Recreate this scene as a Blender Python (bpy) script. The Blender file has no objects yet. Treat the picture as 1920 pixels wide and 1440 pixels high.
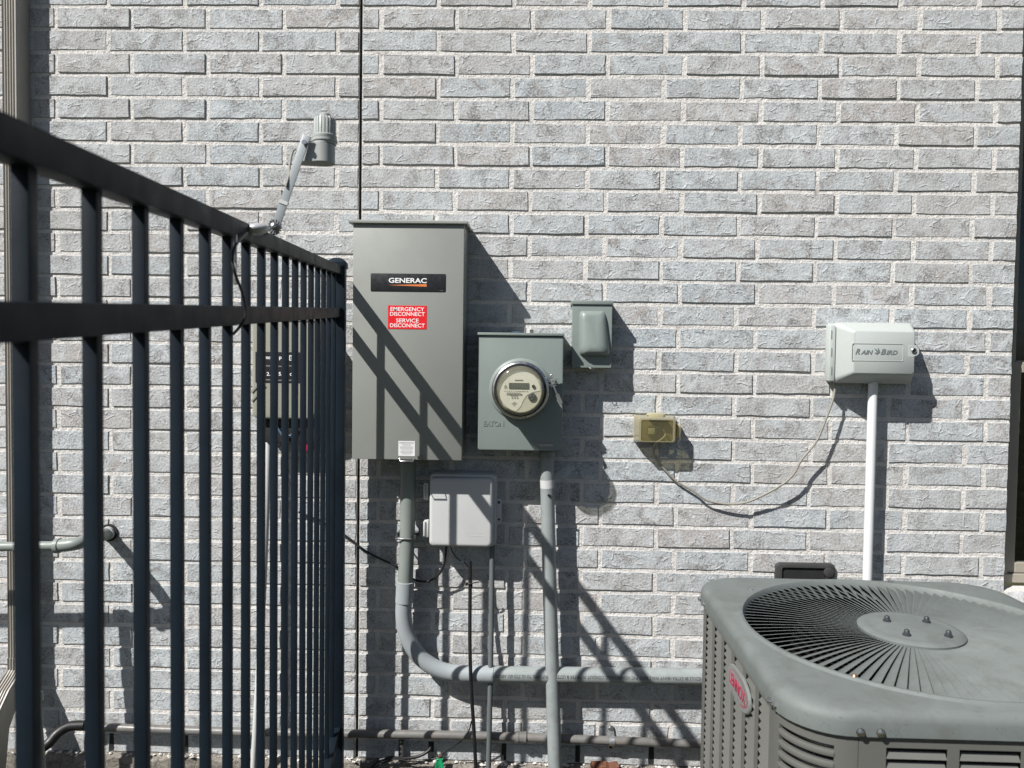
import bpy, bmesh, math, random
from mathutils import Vector, Matrix
random.seed(7)
S = bpy.context.scene
COL = S.collection
PI = math.pi

# ------------------------------------------------------------------ camera
CAM_YAW, CAM_PITCH, CAM_ROLL = .02424, -.03368, .01295      # left, down, counter-clockwise
CAM = Vector((0.0, -2.5536, 1.3248))
FPX = 1400.0                                                  # focal length in photo pixels (1920 wide)
def cam_axes():
    fw = Vector((-math.sin(CAM_YAW), math.cos(CAM_YAW), 0)); rt = Vector((math.cos(CAM_YAW), math.sin(CAM_YAW), 0)); up = Vector((0, 0, 1))
    f2 = fw * math.cos(CAM_PITCH) + up * math.sin(CAM_PITCH); u2 = -fw * math.sin(CAM_PITCH) + up * math.cos(CAM_PITCH)
    r3 = rt * math.cos(CAM_ROLL) + u2 * math.sin(CAM_ROLL); u3 = -rt * math.sin(CAM_ROLL) + u2 * math.cos(CAM_ROLL)
    return r3, u3, f2
RT, UP, FW = cam_axes()
cd = bpy.data.cameras.new('camera'); cam = bpy.data.objects.new('camera', cd); COL.objects.link(cam)
m = Matrix((RT, UP, -FW)).transposed().to_4x4(); m.translation = CAM; cam.matrix_world = m
cd.sensor_width = 36; cd.lens = FPX / 1920 * 36; cd.clip_start = .02; cd.clip_end = 500
cd.dof.use_dof = True; cd.dof.focus_distance = 2.35; cd.dof.aperture_fstop = 7.0
S.camera = cam

# ------------------------------------------------------------------ light
SUN_A, SUN_B = 1.09, 1.53        # for each metre towards the wall light travels A right and B down
v = Vector((SUN_A, 1, -SUN_B)).normalized()
elev = math.asin(-v.z); azim = math.atan2(-SUN_A, -1)
w = bpy.data.worlds.new('World'); S.world = w; w.use_nodes = True
nt = w.node_tree; bg = nt.nodes['Background']; sky = nt.nodes.new('ShaderNodeTexSky')
sky.sky_type = 'NISHITA'; sky.sun_disc = False; sky.sun_elevation = elev; sky.sun_rotation = azim
sky.air_density = .7; sky.dust_density = 1.2; sky.ozone_density = .8
nt.links.new(sky.outputs[0], bg.inputs[0]); bg.inputs[1].default_value = .05
sl = bpy.data.lights.new('sun', 'SUN'); so = bpy.data.objects.new('sun', sl); COL.objects.link(so)
sl.energy = 5.0; sl.angle = math.radians(.53); sl.color = (1, .972, .93)
so.rotation_euler = v.to_track_quat('-Z', 'Y').to_euler(); so.location = (-4, -4, 6)
S.view_settings.view_transform = 'Standard'; S.view_settings.look = 'None'; S.view_settings.exposure = .5; S.view_settings.gamma = 1
S.render.engine = 'CYCLES'
S.cycles.max_bounces = 5; S.cycles.diffuse_bounces = 3; S.cycles.glossy_bounces = 3; S.cycles.transparent_max_bounces = 12
S.cycles.use_adaptive_sampling = True; S.cycles.adaptive_threshold = .02; S.cycles.use_denoising = True; S.cycles.caustics_reflective = False; S.cycles.caustics_refractive = False

# ------------------------------------------------------------------ helpers
def P(px, py, dep=0.0):
    """photo pixel -> point at distance dep in front of the brick face"""
    d = RT * ((px - 960) / FPX) - UP * ((py - 720) / FPX) + FW
    return CAM + d * ((-dep - CAM.y) / d.y)
def to_px(p):
    q = Vector(p) - CAM; z = q.dot(FW)
    return 960 + FPX * q.dot(RT) / z, 720 - FPX * q.dot(UP) / z
def rect(x0, y0, x1, y1, dep):
    a, b, c, d = P(x0, y0, dep), P(x1, y0, dep), P(x0, y1, dep), P(x1, y1, dep)
    return (a.x + c.x) / 2, (b.x + d.x) / 2, (c.z + d.z) / 2, (a.z + b.z) / 2     # X0 X1 Z0 Z1

class G:
    def __init__(s): s.v = []; s.f = []
    def add(s, vs, fs):
        o = len(s.v); s.v += [tuple(q) for q in vs]; s.f += [tuple(i + o for i in f) for f in fs]; return s
    def box(s, x0, x1, y0, y1, z0, z1):
        return s.add([(x0, y0, z0), (x1, y0, z0), (x1, y1, z0), (x0, y1, z0), (x0, y0, z1), (x1, y0, z1), (x1, y1, z1), (x0, y1, z1)],
                     [(0, 3, 2, 1), (4, 5, 6, 7), (0, 1, 5, 4), (1, 2, 6, 5), (2, 3, 7, 6), (3, 0, 4, 7)])
    def loft(s, loops, cap0=True, cap1=True, closed=True):
        n = len(loops[0]); vs = [p for L in loops for p in L]; fs = []
        for i in range(len(loops) - 1):
            for j in range(n if closed else n - 1):
                k = (j + 1) % n; fs.append((i * n + j, i * n + k, (i + 1) * n + k, (i + 1) * n + j))
        if cap0: fs.append(tuple(range(n))[::-1])
        if cap1: fs.append(tuple(range((len(loops) - 1) * n, len(loops) * n)))
        return s.add(vs, fs)
    def tube(s, path, r, n=12, caps=True):
        path = [Vector(p) for p in path]; loops = []; m = len(path)
        rs = r if isinstance(r, (list, tuple)) else [r] * m
        t0 = (path[1] - path[0]).normalized(); u = t0.orthogonal().normalized()
        for i, p in enumerate(path):
            t = (path[min(i + 1, m - 1)] - path[max(i - 1, 0)]).normalized()
            u = (u - t * u.dot(t)).normalized(); w_ = t.cross(u)
            loops.append([p + (u * math.cos(2 * PI * j / n) + w_ * math.sin(2 * PI * j / n)) * rs[i] for j in range(n)])
        return s.loft(loops, caps, caps)
    def lathe(s, prof, c, axis, n=32, cap0=True, cap1=True):
        c = Vector(c); a = Vector(axis).normalized(); u = a.orthogonal().normalized(); w_ = a.cross(u)
        return s.loft([[c + a * h + (u * math.cos(2 * PI * j / n) + w_ * math.sin(2 * PI * j / n)) * max(r, 1e-5) for j in range(n)] for r, h in prof], cap0, cap1)
    def bar(s, a, b, wx, wy, side=(1, 0, 0)):
        a, b = Vector(a), Vector(b); t = (b - a).normalized(); u = Vector(side); u = (u - t * u.dot(t)).normalized(); w_ = t.cross(u)
        L = lambda p: [p + u * wx / 2 + w_ * wy / 2, p - u * wx / 2 + w_ * wy / 2, p - u * wx / 2 - w_ * wy / 2, p + u * wx / 2 - w_ * wy / 2]
        return s.loft([L(a), L(b)])
def rrect(x0, x1, z0, z1, r, n=5):
    out = []
    for cx, cz, a0 in ((x1 - r, z1 - r, 0), (x0 + r, z1 - r, 90), (x0 + r, z0 + r, 180), (x1 - r, z0 + r, 270)):
        for i in range(n + 1):
            a = math.radians(a0 + 90 * i / n); out.append((cx + r * math.cos(a), cz + r * math.sin(a)))
    return out
def inset(poly, d):
    """shrink a 2D loop towards its centre by about d on each side"""
    xs = [p[0] for p in poly]; zs = [p[1] for p in poly]; cx = (min(xs) + max(xs)) / 2; cz = (min(zs) + max(zs)) / 2
    hx = (max(xs) - min(xs)) / 2; hz = (max(zs) - min(zs)) / 2
    return [(cx + (x - cx) * (hx - d) / hx, cz + (z - cz) * (hz - d) / hz) for x, z in poly]
def xz(poly, y): return [(x, y, z) for x, z in poly]
def pad(g, poly, yb, yf, r=.004, n=3):
    """wall box: 2D outline from back yb to front yf (more negative = nearer the viewer) with a rounded front edge"""
    L = [xz(poly, yb), xz(poly, yf + r)]
    for i in range(1, n + 1):
        a = PI / 2 * i / n; L.append(xz(inset(poly, r * (1 - math.cos(a))), yf + r * (1 - math.sin(a))))
    return g.loft(L)
def base_loc(o):
    l = Vector((0, 0, 0))
    while o: l = l + o.location; o = o.parent
    return l
def obj(name, g, mat, parent=None, smooth=None, bev=0, world=True, loc=None, rings=1):
    me = bpy.data.meshes.new(name); off = base_loc(parent) if (parent and world) else Vector((0, 0, 0))
    if loc is not None: off = Vector((0, 0, 0))
    me.from_pydata([Vector(p) - off for p in g.v], [], g.f)
    bm = bmesh.new(); bm.from_mesh(me)
    bmesh.ops.recalc_face_normals(bm, faces=bm.faces)
    if bev:
        es = [e for e in bm.edges if e.is_manifold and e.calc_face_angle(0) > .5]
        bmesh.ops.bevel(bm, geom=es, offset=bev, segments=rings + 1, profile=.5, affect='EDGES', clamp_overlap=True)
    bm.to_mesh(me); bm.free()
    if smooth is not None:
        me.shade_smooth(); me.set_sharp_from_angle(angle=math.radians(smooth))
    me.materials.append(mat)
    o = bpy.data.objects.new(name, me); COL.objects.link(o); o.parent = parent
    if loc is not None: o.location = loc
    return o
def tag(o, label, cat, group=None, kind=None):
    if label: o['label'] = label
    if cat: o['category'] = cat
    if group: o['group'] = group
    if kind: o['kind'] = kind
    return o
def thing(name, label, cat, loc=(0, 0, 0), rz=0, group=None):
    o = bpy.data.objects.new(name, None); COL.objects.link(o); o.location = loc; o.rotation_euler = (0, 0, rz); o.empty_display_size = .05
    return tag(o, label, cat, group)
def copy(o, parent, loc=None, rz=None):
    c = o.copy(); COL.objects.link(c); c.parent = parent
    if loc is not None: c.location = loc
    if rz is not None: c.rotation_euler = (0, 0, rz)
    return c
def lettering(txt, size, mat, parent, fn, bold=0, sx=1, shear=0, depth=.0004, align='CENTER', spacing=1, name='lettering', res=3, w=None, h=None):
    """fn maps the flat letter point (x, y, height) to a world point"""
    cu = bpy.data.curves.new('t', 'FONT'); cu.body = txt; cu.size = size; cu.align_x = align; cu.align_y = 'CENTER'
    cu.offset = bold * size; cu.extrude = depth / 2; cu.shear = shear; cu.space_character = spacing; cu.resolution_u = res
    t = bpy.data.objects.new('t', cu); COL.objects.link(t)
    me = bpy.data.meshes.new_from_object(t.evaluated_get(bpy.context.evaluated_depsgraph_get()))
    bpy.data.objects.remove(t); bpy.data.curves.remove(cu)
    off = base_loc(parent); me.name = name
    if w or h:                      # fit the letters to a given width and height
        xs_ = [q.co.x for q in me.vertices]; ys_ = [q.co.y for q in me.vertices]; mx, my = (min(xs_) + max(xs_)) / 2, (min(ys_) + max(ys_)) / 2
        kx = w / (max(xs_) - min(xs_)) if w else 1; ky = h / (max(ys_) - min(ys_)) if h else 1
        if not w: kx = ky
        for q in me.vertices: q.co.x = (q.co.x - mx) * kx; q.co.y = (q.co.y - my) * ky
        sx = 1
    for q in me.vertices: q.co = Vector(fn(q.co.x * sx, q.co.y, q.co.z + depth / 2)) - off
    me.materials.clear(); me.materials.append(mat)
    o = bpy.data.objects.new(name, me); COL.objects.link(o); o.parent = parent
    return o
def on_wall(c): return lambda x, y, h: (c[0] + x, c[1] - h, c[2] + y)

# ------------------------------------------------------------------ materials
def nodes(name):
    m_ = bpy.data.materials.new(name); m_.use_nodes = True; n = m_.node_tree
    return m_, n, n.nodes['Principled BSDF']
def nd(n, t, **k):
    a = n.nodes.new(t)
    for q, v_ in k.items():
        if q.startswith('i_'):
            key = q[2:]; a.inputs[int(key) if key.isdigit() else key.replace('_', ' ')].default_value = v_
        else: setattr(a, q, v_)
    return a
def ramp(n, src, stops):
    r = n.nodes.new('ShaderNodeValToRGB'); e = r.color_ramp.elements
    while len(e) < len(stops): e.new(.5)
    for q, (p, c) in zip(e, stops):
        q.position = p; q.color = (c, c, c, 1) if isinstance(c, (int, float)) else (*c, 1)
    n.links.new(src, r.inputs[0]); return r.outputs[0]
def mixc(n, fac, a, b, mode='MIX'):
    x = n.nodes.new('ShaderNodeMix'); x.data_type = 'RGBA'; x.blend_type = mode
    for sock, val in ((x.inputs[0], fac), (x.inputs[6], a), (x.inputs[7], b)):
        if isinstance(val, (int, float)): sock.default_value = val
        elif isinstance(val, tuple): sock.default_value = (*val, 1)
        else: n.links.new(val, sock)
    return x.outputs[2]
def noise(n, vec, scale, detail=4, rough=.55, dist=0, dim='3D', w_=None, typ='FBM'):
    t = n.nodes.new('ShaderNodeTexNoise'); t.noise_dimensions = dim; t.noise_type = typ
    t.inputs['Scale'].default_value = scale; t.inputs['Detail'].default_value = detail; t.inputs['Roughness'].default_value = rough; t.inputs['Distortion'].default_value = dist
    n.links.new(vec, t.inputs['Vector'])
    if w_ is not None: n.links.new(w_, t.inputs['W'])
    return t.outputs[0]
def bump(n, h, dist, strength=1, prev=None):
    b = n.nodes.new('ShaderNodeBump'); b.inputs['Distance'].default_value = dist; b.inputs['Strength'].default_value = strength
    n.links.new(h, b.inputs['Height'])
    if prev is not None: n.links.new(prev, b.inputs['Normal'])
    return b.outputs[0]
def mth(n, op, a, b=None):
    x = n.nodes.new('ShaderNodeMath'); x.operation = op
    for sock, val in zip(x.inputs, (a, b)):
        if val is None: continue
        if isinstance(val, (int, float)): sock.default_value = val
        else: n.links.new(val, sock)
    return x.outputs[0]
def paint(name, col, rough=.5, metal=0, var=.12, vs=9, bs=160, bd=.0004, col2=None, spots=0, spec=.5, gvar=True, scuff=0):
    """painted metal or plastic: faint mottling, fine relief, uneven gloss, optional grime in a second colour"""
    m_, n, b = nodes(name); pos = n.nodes.new('ShaderNodeNewGeometry').outputs['Position']
    n1 = noise(n, pos, vs, 5, .6)
    dark = tuple(c * (1 - var) for c in col); lite = tuple(min(1, c * (1 + var)) for c in col)
    c = ramp(n, n1, [(.3, dark), (.7, lite)])
    if col2:
        f = ramp(n, noise(n, pos, vs * 2.3, 7, .65, .6), [(.5, 0), (.68, .8)])
        c = mixc(n, f, c, col2)
    if scuff:
        mp = nd(n, 'ShaderNodeMapping'); mp.inputs['Scale'].default_value = (9, 34, 9); mp.inputs['Rotation'].default_value = (0, 0, .7); n.links.new(pos, mp.inputs[0])
        f = ramp(n, noise(n, mp.outputs[0], 4, 5, .7, 1.5), [(.60, 0), (.70, scuff)]); c = mixc(n, f, c, tuple(q * .5 for q in col))
        f = ramp(n, noise(n, pos, 13, 4, .6, 1.0), [(.52, 0), (.7, scuff * .8)]); c = mixc(n, f, c, tuple(min(1, q * 1.35) for q in col))
    if spots:
        f = ramp(n, noise(n, pos, 170, 2, .5), [(.70, 0), (.74, spots)]); c = mixc(n, f, c, tuple(q * .35 for q in col))
    n.links.new(c, b.inputs['Base Color'])
    if gvar: n.links.new(ramp(n, noise(n, pos, vs * 3, 5, .6), [(.25, max(0, rough - .1)), (.75, min(1, rough + .12))]), b.inputs['Roughness'])
    else: b.inputs['Roughness'].default_value = rough
    b.inputs['Metallic'].default_value = metal; b.inputs['Specular IOR Level'].default_value = spec
    if bd: n.links.new(bump(n, noise(n, pos, bs, 3, .6), bd, .6), b.inputs['Normal'])
    return m_
def clear(name, tint, body=None, amount=.0, rough=.05, refl=.08):
    """thin clear plastic or glass: see-through, tinted, with a surface reflection"""
    m_, n, b = nodes(name); n.nodes.remove(b); out = n.nodes['Material Output']
    t = nd(n, 'ShaderNodeBsdfTransparent'); t.inputs[0].default_value = (*tint, 1)
    g = nd(n, 'ShaderNodeBsdfGlossy'); g.inputs['Roughness'].default_value = rough; g.inputs[0].default_value = (1, 1, 1, 1)
    cur = t.outputs[0]
    if body:
        d = nd(n, 'ShaderNodeBsdfDiffuse'); d.inputs[0].default_value = (*body, 1); x = nd(n, 'ShaderNodeMixShader'); x.inputs[0].default_value = amount
        n.links.new(cur, x.inputs[1]); n.links.new(d.outputs[0], x.inputs[2]); cur = x.outputs[0]
    fr = nd(n, 'ShaderNodeLayerWeight'); fr.inputs[0].default_value = .5
    x = nd(n, 'ShaderNodeMixShader'); n.links.new(mth(n, 'ADD', mth(n, 'MULTIPLY', mth(n, 'POWER', fr.outputs['Facing'], 5.0), .8), refl), x.inputs[0])
    n.links.new(cur, x.inputs[1]); n.links.new(g.outputs[0], x.inputs[2]); n.links.new(x.outputs[0], out.inputs[0])
    return m_

def flat_vec(n, pos, shift=None):
    """wall-plane coordinates (x, z), optionally shifted per brick"""
    sp = nd(n, 'ShaderNodeSeparateXYZ'); n.links.new(pos, sp.inputs[0]); cb = nd(n, 'ShaderNodeCombineXYZ')
    n.links.new(sp.outputs[0] if shift is None else mth(n, 'ADD', sp.outputs[0], shift), cb.inputs[0]); n.links.new(mth(n, 'ADD', sp.outputs[2], mth(n, 'MULTIPLY', sp.outputs[1], .7)), cb.inputs[1])
    return cb.outputs[0]
def noise3(n, vec, scale, detail, rough=.6, dist=0):
    """one 2D noise, three independent channels"""
    t = n.nodes.new('ShaderNodeTexNoise'); t.noise_dimensions = '2D'
    t.inputs['Scale'].default_value = scale; t.inputs['Detail'].default_value = detail; t.inputs['Roughness'].default_value = rough; t.inputs['Distortion'].default_value = dist
    n.links.new(vec, t.inputs['Vector']); sp = nd(n, 'ShaderNodeSeparateColor'); n.links.new(t.outputs['Color'], sp.inputs[0])
    return t.outputs['Color'], sp.outputs[0], sp.outputs[1], sp.outputs[2]
def brick_material():
    m_, n, b = nodes('whitewashed_brick')
    geo = n.nodes.new('ShaderNodeNewGeometry'); pos = geo.outputs['Position']; oi = n.nodes.new('ShaderNodeObjectInfo')
    rnd = mth(n, 'FRACT', mth(n, 'ADD', oi.outputs['Random'], geo.outputs['Random Per Island']))
    uv = flat_vec(n, pos, mth(n, 'MULTIPLY', rnd, 41.0))
    _, r1, g1, b1 = noise3(n, uv, 17, 6, .66, .5)
    col2, r2, g2, b2 = noise3(n, uv, 150, 4, .72, .3)
    # tone of the brick as a whole, then patches of thick and thin limewash
    base = ramp(n, rnd, [(0, (.375, .418, .447)), (.28, (.42, .455, .478)), (.5, (.425, .412, .403)), (.68, (.43, .468, .49)), (.86, (.425, .44, .448)), (1, (.395, .372, .36))])
    c = mixc(n, ramp(n, r1, [(.50, 0), (.72, .5)]), base, (.315, .312, .308))
    c = mixc(n, ramp(n, g1, [(.575, 0), (.70, .65)]), c, (.30, .245, .22))
    c = mixc(n, ramp(n, b1, [(.46, 0), (.62, .8)]), c, (.54, .57, .588))
    both = mth(n, 'ADD', mth(n, 'MULTIPLY', r1, .8), mth(n, 'MULTIPLY', r2, .8))
    c = mixc(n, ramp(n, both, [(.80, 0), (.97, .8)]), c, (.135, .13, .126))
    c = mixc(n, ramp(n, g2, [(.635, 0), (.69, .85)]), c, (.06, .058, .058))
    c = mixc(n, ramp(n, b2, [(.38, .5), (.5, 0)]), c, (.62, .64, .65))
    c = mixc(n, ramp(n, noise3(n, flat_vec(n, pos), 1.7, 4, .6)[1], [(.35, 0), (.65, .35)]), c, (.40, .39, .375))
    n.links.new(c, b.inputs['Base Color']); b.inputs['Roughness'].default_value = .9; b.inputs['Specular IOR Level'].default_value = .15
    # relief: pressed clay folds, dents, sandy grain
    cf, r3, g3, b3 = noise3(n, uv, 20, 2, .55, .4)
    mp = nd(n, 'ShaderNodeMapping'); mp.inputs['Rotation'].default_value = (0, 0, .3); mp.inputs['Scale'].default_value = (.42, 1.25, 1); n.links.new(uv, mp.inputs[0])
    vm = nd(n, 'ShaderNodeVectorMath', operation='MULTIPLY_ADD'); vm.inputs[1].default_value = (.06, .05, 0)
    n.links.new(cf, vm.inputs[0]); n.links.new(mp.outputs[0], vm.inputs[2])
    vo = nd(n, 'ShaderNodeTexVoronoi', feature='DISTANCE_TO_EDGE', voronoi_dimensions='2D'); vo.inputs['Scale'].default_value = 21; n.links.new(vm.outputs[0], vo.inputs['Vector'])
    fold = ramp(n, vo.outputs['Distance'], [(0, 1), (.04, .5), (.11, 0)])
    fold = mth(n, 'MULTIPLY', fold, ramp(n, g3, [(.53, 0), (.63, 1)]))
    fine = nd(n, 'ShaderNodeTexNoise', noise_dimensions='2D'); fine.inputs['Scale'].default_value = 120; fine.inputs['Detail'].default_value = 3; fine.inputs['Roughness'].default_value = .7; n.links.new(uv, fine.inputs['Vector'])
    h = mth(n, 'ADD', mth(n, 'MULTIPLY', r3, .30), mth(n, 'ADD', mth(n, 'MULTIPLY', fold, .21), mth(n, 'MULTIPLY', fine.outputs[0], .27)))
    n.links.new(bump(n, h, .0075, 1), b.inputs['Normal'])
    return m_
def mortar_material():
    m_, n, b = nodes('mortar'); pos = n.nodes.new('ShaderNodeNewGeometry').outputs['Position']; uv = flat_vec(n, pos)
    _, r1, g1, b1 = noise3(n, uv, 22, 5, .7, .6)
    _, r2, g2, b2 = noise3(n, uv, 240, 2, .7)
    c = ramp(n, r1, [(.3, (.60, .582, .555)), (.7, (.72, .702, .675))])
    c = mixc(n, ramp(n, g1, [(.62, 0), (.72, .6)]), c, (.24, .2, .175))
    c = mixc(n, ramp(n, r2, [(.36, .5), (.48, 0)]), c, (.34, .31, .285))
    n.links.new(c, b.inputs['Base Color']); b.inputs['Roughness'].default_value = .95; b.inputs['Specular IOR Level'].default_value = .1
    _, r3, g3, b3 = noise3(n, uv, 70, 4, .7)
    n.links.new(bump(n, r3, .007, .8), b.inputs['Normal'])
    return m_
def rough_ground(name, cols, s1=3, s2=60, bd=.01):
    m_, n, b = nodes(name); pos = n.nodes.new('ShaderNodeNewGeometry').outputs['Position']
    c = ramp(n, noise(n, pos, s1, 6, .65), [(.3, cols[0]), (.7, cols[1])])
    c = mixc(n, ramp(n, noise(n, pos, s2, 6, .7), [(.45, 0), (.65, .8)]), c, cols[2])
    n.links.new(c, b.inputs['Base Color']); b.inputs['Roughness'].default_value = .95; b.inputs['Specular IOR Level'].default_value = .15
    n.links.new(bump(n, noise(n, pos, s2, 7, .7), bd, .9), b.inputs['Normal'])
    return m_
BRICK = brick_material(); MORTAR = mortar_material()
M = dict(
    black=paint('black_powder_coat', (.0088, .0148, .0222), .5, 0, .25, 6, 300, .0002, spec=.15),
    switch=paint('taupe_grey_enamel', (.255, .268, .248), .42, 0, .05, 4, 420, .00012, spec=.4),
    box=paint('grey_green_enamel', (.205, .24, .228), .42, 0, .05, 7, 420, .00015, spec=.4),
    nid=paint('light_grey_plastic', (.5, .508, .505), .5, 0, .04, 6, 300, .0002, spots=.12, spec=.35),
    rain=paint('pale_green_grey_plastic', (.405, .435, .42), .42, 0, .03, 6, 500, .00012, spec=.4),
    sensor=paint('sensor_grey_plastic', (.37, .392, .38), .45, 0, .05, 8, 400, .00015, spec=.4),
    beige=paint('beige_grey_plastic', (.28, .28, .232), .45, 0, .04, 6, 400, .00015, spec=.4),
    pvc=paint('grey_conduit', (.265, .295, .295), .4, 0, .07, 10, 200, .0003, col2=(.21, .225, .225), spec=.45),
    pvc2=paint('grey_conduit_fitting', (.30, .33, .345), .42, 0, .05, 9, 200, .0002, spec=.4),
    pvcg=paint('grey_green_conduit', (.215, .24, .225), .42, 0, .06, 10, 200, .0003, spec=.4),
    pvcd=paint('dark_grey_conduit', (.115, .13, .132), .42, 0, .06, 10, 200, .0003, spec=.4),
    pipe=paint('painted_gas_pipe', (.15, .148, .142), .38, .0, .15, 12, 200, .0004, col2=(.20, .165, .145), spec=.5),
    white=paint('white_pvc', (.66, .675, .68), .35, 0, .03, 8, 200, .0001, spec=.45),
    galv=paint('galvanized_steel', (.52, .53, .53), .36, .85, .15, 60, 300, .0002),
    steel=paint('bright_steel', (.6, .6, .6), .28, 1, .05, 20, 300, 0),
    darksteel=paint('dull_steel', (.27, .27, .265), .38, .9, .15, 40, 300, .0002),
    rubber=paint('black_cable', (.012, .012, .013), .45, 0, .2, 30, 300, .0002),
    cord=paint('grey_beige_cord', (.25, .235, .2), .55, 0, .06, 30, 300, .0002),
    ac=paint('grey_condenser_paint', (.128, .13, .12), .46, .1, .05, 7, 350, .0002, spec=.4),
    actop=paint('weathered_condenser_top', (.138, .156, .152), .6, 0, .08, 6, 260, .0003, col2=(.118, .124, .118), spots=.4, spec=.35, scuff=.38),
    nut=paint('dark_nut', (.05, .055, .06), .5, .3, .1, 50, 300, .0002),
    dark=paint('dark_interior', (.012, .013, .014), .8, 0, .2, 20, 200, .0004),
    coil=paint('condenser_coil', (.02, .02, .02), .5, .4, .2, 30, 300, .0004),
    copper=paint('copper_tube', (.5, .30, .2), .35, .9, .15, 40, 300, .0002),
    tan=paint('tan_plastic', (.40, .365, .23), .45, 0, .06, 20, 300, .0002),
    label_black=paint('black_label', (.012, .0125, .014), .4, 0, .08, 30, 400, .00005),
    label_red=paint('red_label', (.72, .012, .018), .4, 0, .05, 20, 300, .00004),
    label_white=paint('white_label', (.72, .73, .73), .45, 0, .03, 30, 300, .00004),
    ink=paint('grey_print', (.2, .2, .2), .6, 0, .05, 30, 300, 0),
    inkblack=paint('black_print', (.03, .03, .03), .6, 0, .05, 30, 300, 0),
    ink_white=paint('white_print', (.85, .85, .85), .5, 0, .02, 30, 300, 0),
    orange=paint('orange_print', (.66, .19, .05), .5, 0, .04, 30, 300, 0),
    crimson=paint('crimson_print', (.36, .012, .055), .4, 0, .06, 30, 300, 0),
    blue=paint('blue_plastic', (.06, .11, .17), .45, 0, .06, 30, 300, .0001),
    green=paint('green_plastic', (.01, .30, .13), .45, 0, .1, 30, 300, .0002),
    letter=paint('slate_print', (.15, .175, .18), .5, 0, .05, 30, 300, 0),
    down=paint('greige_downspout', (.36, .34, .305), .45, .05, .06, 8, 300, .0002, spec=.4),
    frame=paint('taupe_window_vinyl', (.30, .28, .232), .5, 0, .05, 8, 300, .0002, spec=.35),
    blind=paint('dark_blind', (.035, .05, .045), .6, 0, .1, 20, 300, .0002),
    dial=paint('cream_dial', (.64, .635, .56), .5, 0, .03, 20, 300, .00004),
    dial2=paint('olive_meter_base', (.47, .465, .385), .5, 0, .05, 20, 300, .0001),
    lcd=paint('meter_display', (.075, .09, .08), .25, 0, .04, 60, 300, 0),
    vent=paint('charcoal_vent', (.038, .039, .039), .6, 0, .15, 30, 200, .0005),
    badge=paint('silver_badge', (.35, .37, .36), .32, .5, .03, 30, 300, .00005),
    glass=clear('meter_cover', (.965, .96, .91), (.6, .59, .48), .05, .05, .09),
    domeside=clear('meter_cover_wall', (.5, .49, .42), (.62, .61, .52), .45, .06, .06),
    silver=paint('silver_casting', (.52, .53, .54), .3, .35, .06, 30, 300, 0),
    amber=clear('amber_plastic', (.64, .59, .42), (.42, .39, .27), .56, .1, .07),
    amberw=clear('amber_window', (.92, .9, .76), (.40, .38, .27), .07, .1, .06),
    pane=clear('window_glass', (.55, .6, .58), None, 0, .01, .05),
    blade=paint('grass_blade', (.07, .115, .03), .6, 0, .3, 14, 200, 0, col2=(.2, .18, .08)),
    mark=paint('graphite_smudge', (.09, .1, .1), .6, 0, .1, 30, 300, 0),
)
CONC = rough_ground('foundation_concrete', ((.22, .2, .175), (.34, .315, .28), (.14, .125, .105)), 6, 70, .012)
PADM = rough_ground('condenser_pad', ((.26, .25, .235), (.34, .33, .31), (.2, .19, .175)), 5, 120, .003)
SOIL = rough_ground('lawn_soil', ((.055, .045, .03), (.075, .085, .035), (.035, .03, .02)), 2.5, 40, .02)
RUST = paint('iron_rust', (.13, .05, .025), .8, 0, .3, 40, 120, .001)

# ------------------------------------------------------------------ ground
GZ, SLOPE = -.165, .064
g = G(); N = 46
xs = [-120, -30, -8] + [-4 + .2 * i for i in range(41)] + [8, 30, 120]; ys = [120, 8, .3] + [.0 - .13 * i for i in range(30)] + [-5, -9, -30, -120]
for y in ys:
    for x in xs:
        z = GZ + SLOPE * max(min(y, 0), -6)
        if abs(x) < 4.1 and -4 < y < 0: z += .012 * math.sin(x * 7.1 + y * 5) * math.sin(y * 9 + x * 3) + random.uniform(-.006, .006)
        g.v.append((x, y, z))
nx = len(xs); g.f = [(j * nx + i, j * nx + i + 1, (j + 1) * nx + i + 1, (j + 1) * nx + i) for j in range(len(ys) - 1) for i in range(nx - 1)]
tag(obj('ground', g, SOIL, None, 60), None, None, kind='structure')

# ------------------------------------------------------------------ the brick house
house = thing('brick_house', 'side of a house in whitewashed grey brick with a dark vertical expansion joint', 'house')
CH = .0762; XJ = -.5895; XR = 1.619; ZTOP = 43; XL = -3.3; XW2 = 2.56; XE = 3.6
WZ0 = P(1890, 1103, 0).z; WZ1 = 2.5
BH, JH = .0625, .0137             # brick height, bed joint
# mortar sheets behind the brick faces, open at the expansion joint and the window
def sheet(g, x0, x1, z0, z1, y=.0027):
    g.box(x0, x1, y, y + .09, z0, z1)
ZB = -CH
g = G(); sheet(g, XL, XJ - .0055, ZB, ZTOP * CH)
sheet(g, XJ + .0055, XR, CH, ZTOP * CH); sheet(g, XJ + .0055, XR, ZB, CH - .001)
sheet(g, XR + .001, XW2 - .001, ZB, WZ0 - .075); sheet(g, XR + .001, XW2 - .001, WZ1 + .001, ZTOP * CH); sheet(g, XW2, XE, ZB, ZTOP * CH)
wall = obj('wall', g, MORTAR, house); wall['label'] = 'wall of whitewashed brick laid in pale mortar'
g = G(); g.box(XJ - .03, XJ + .03, .014, .08, ZB, ZTOP * CH - .01); obj('joint_filler', g, M['dark'], house)
rag = []
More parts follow.
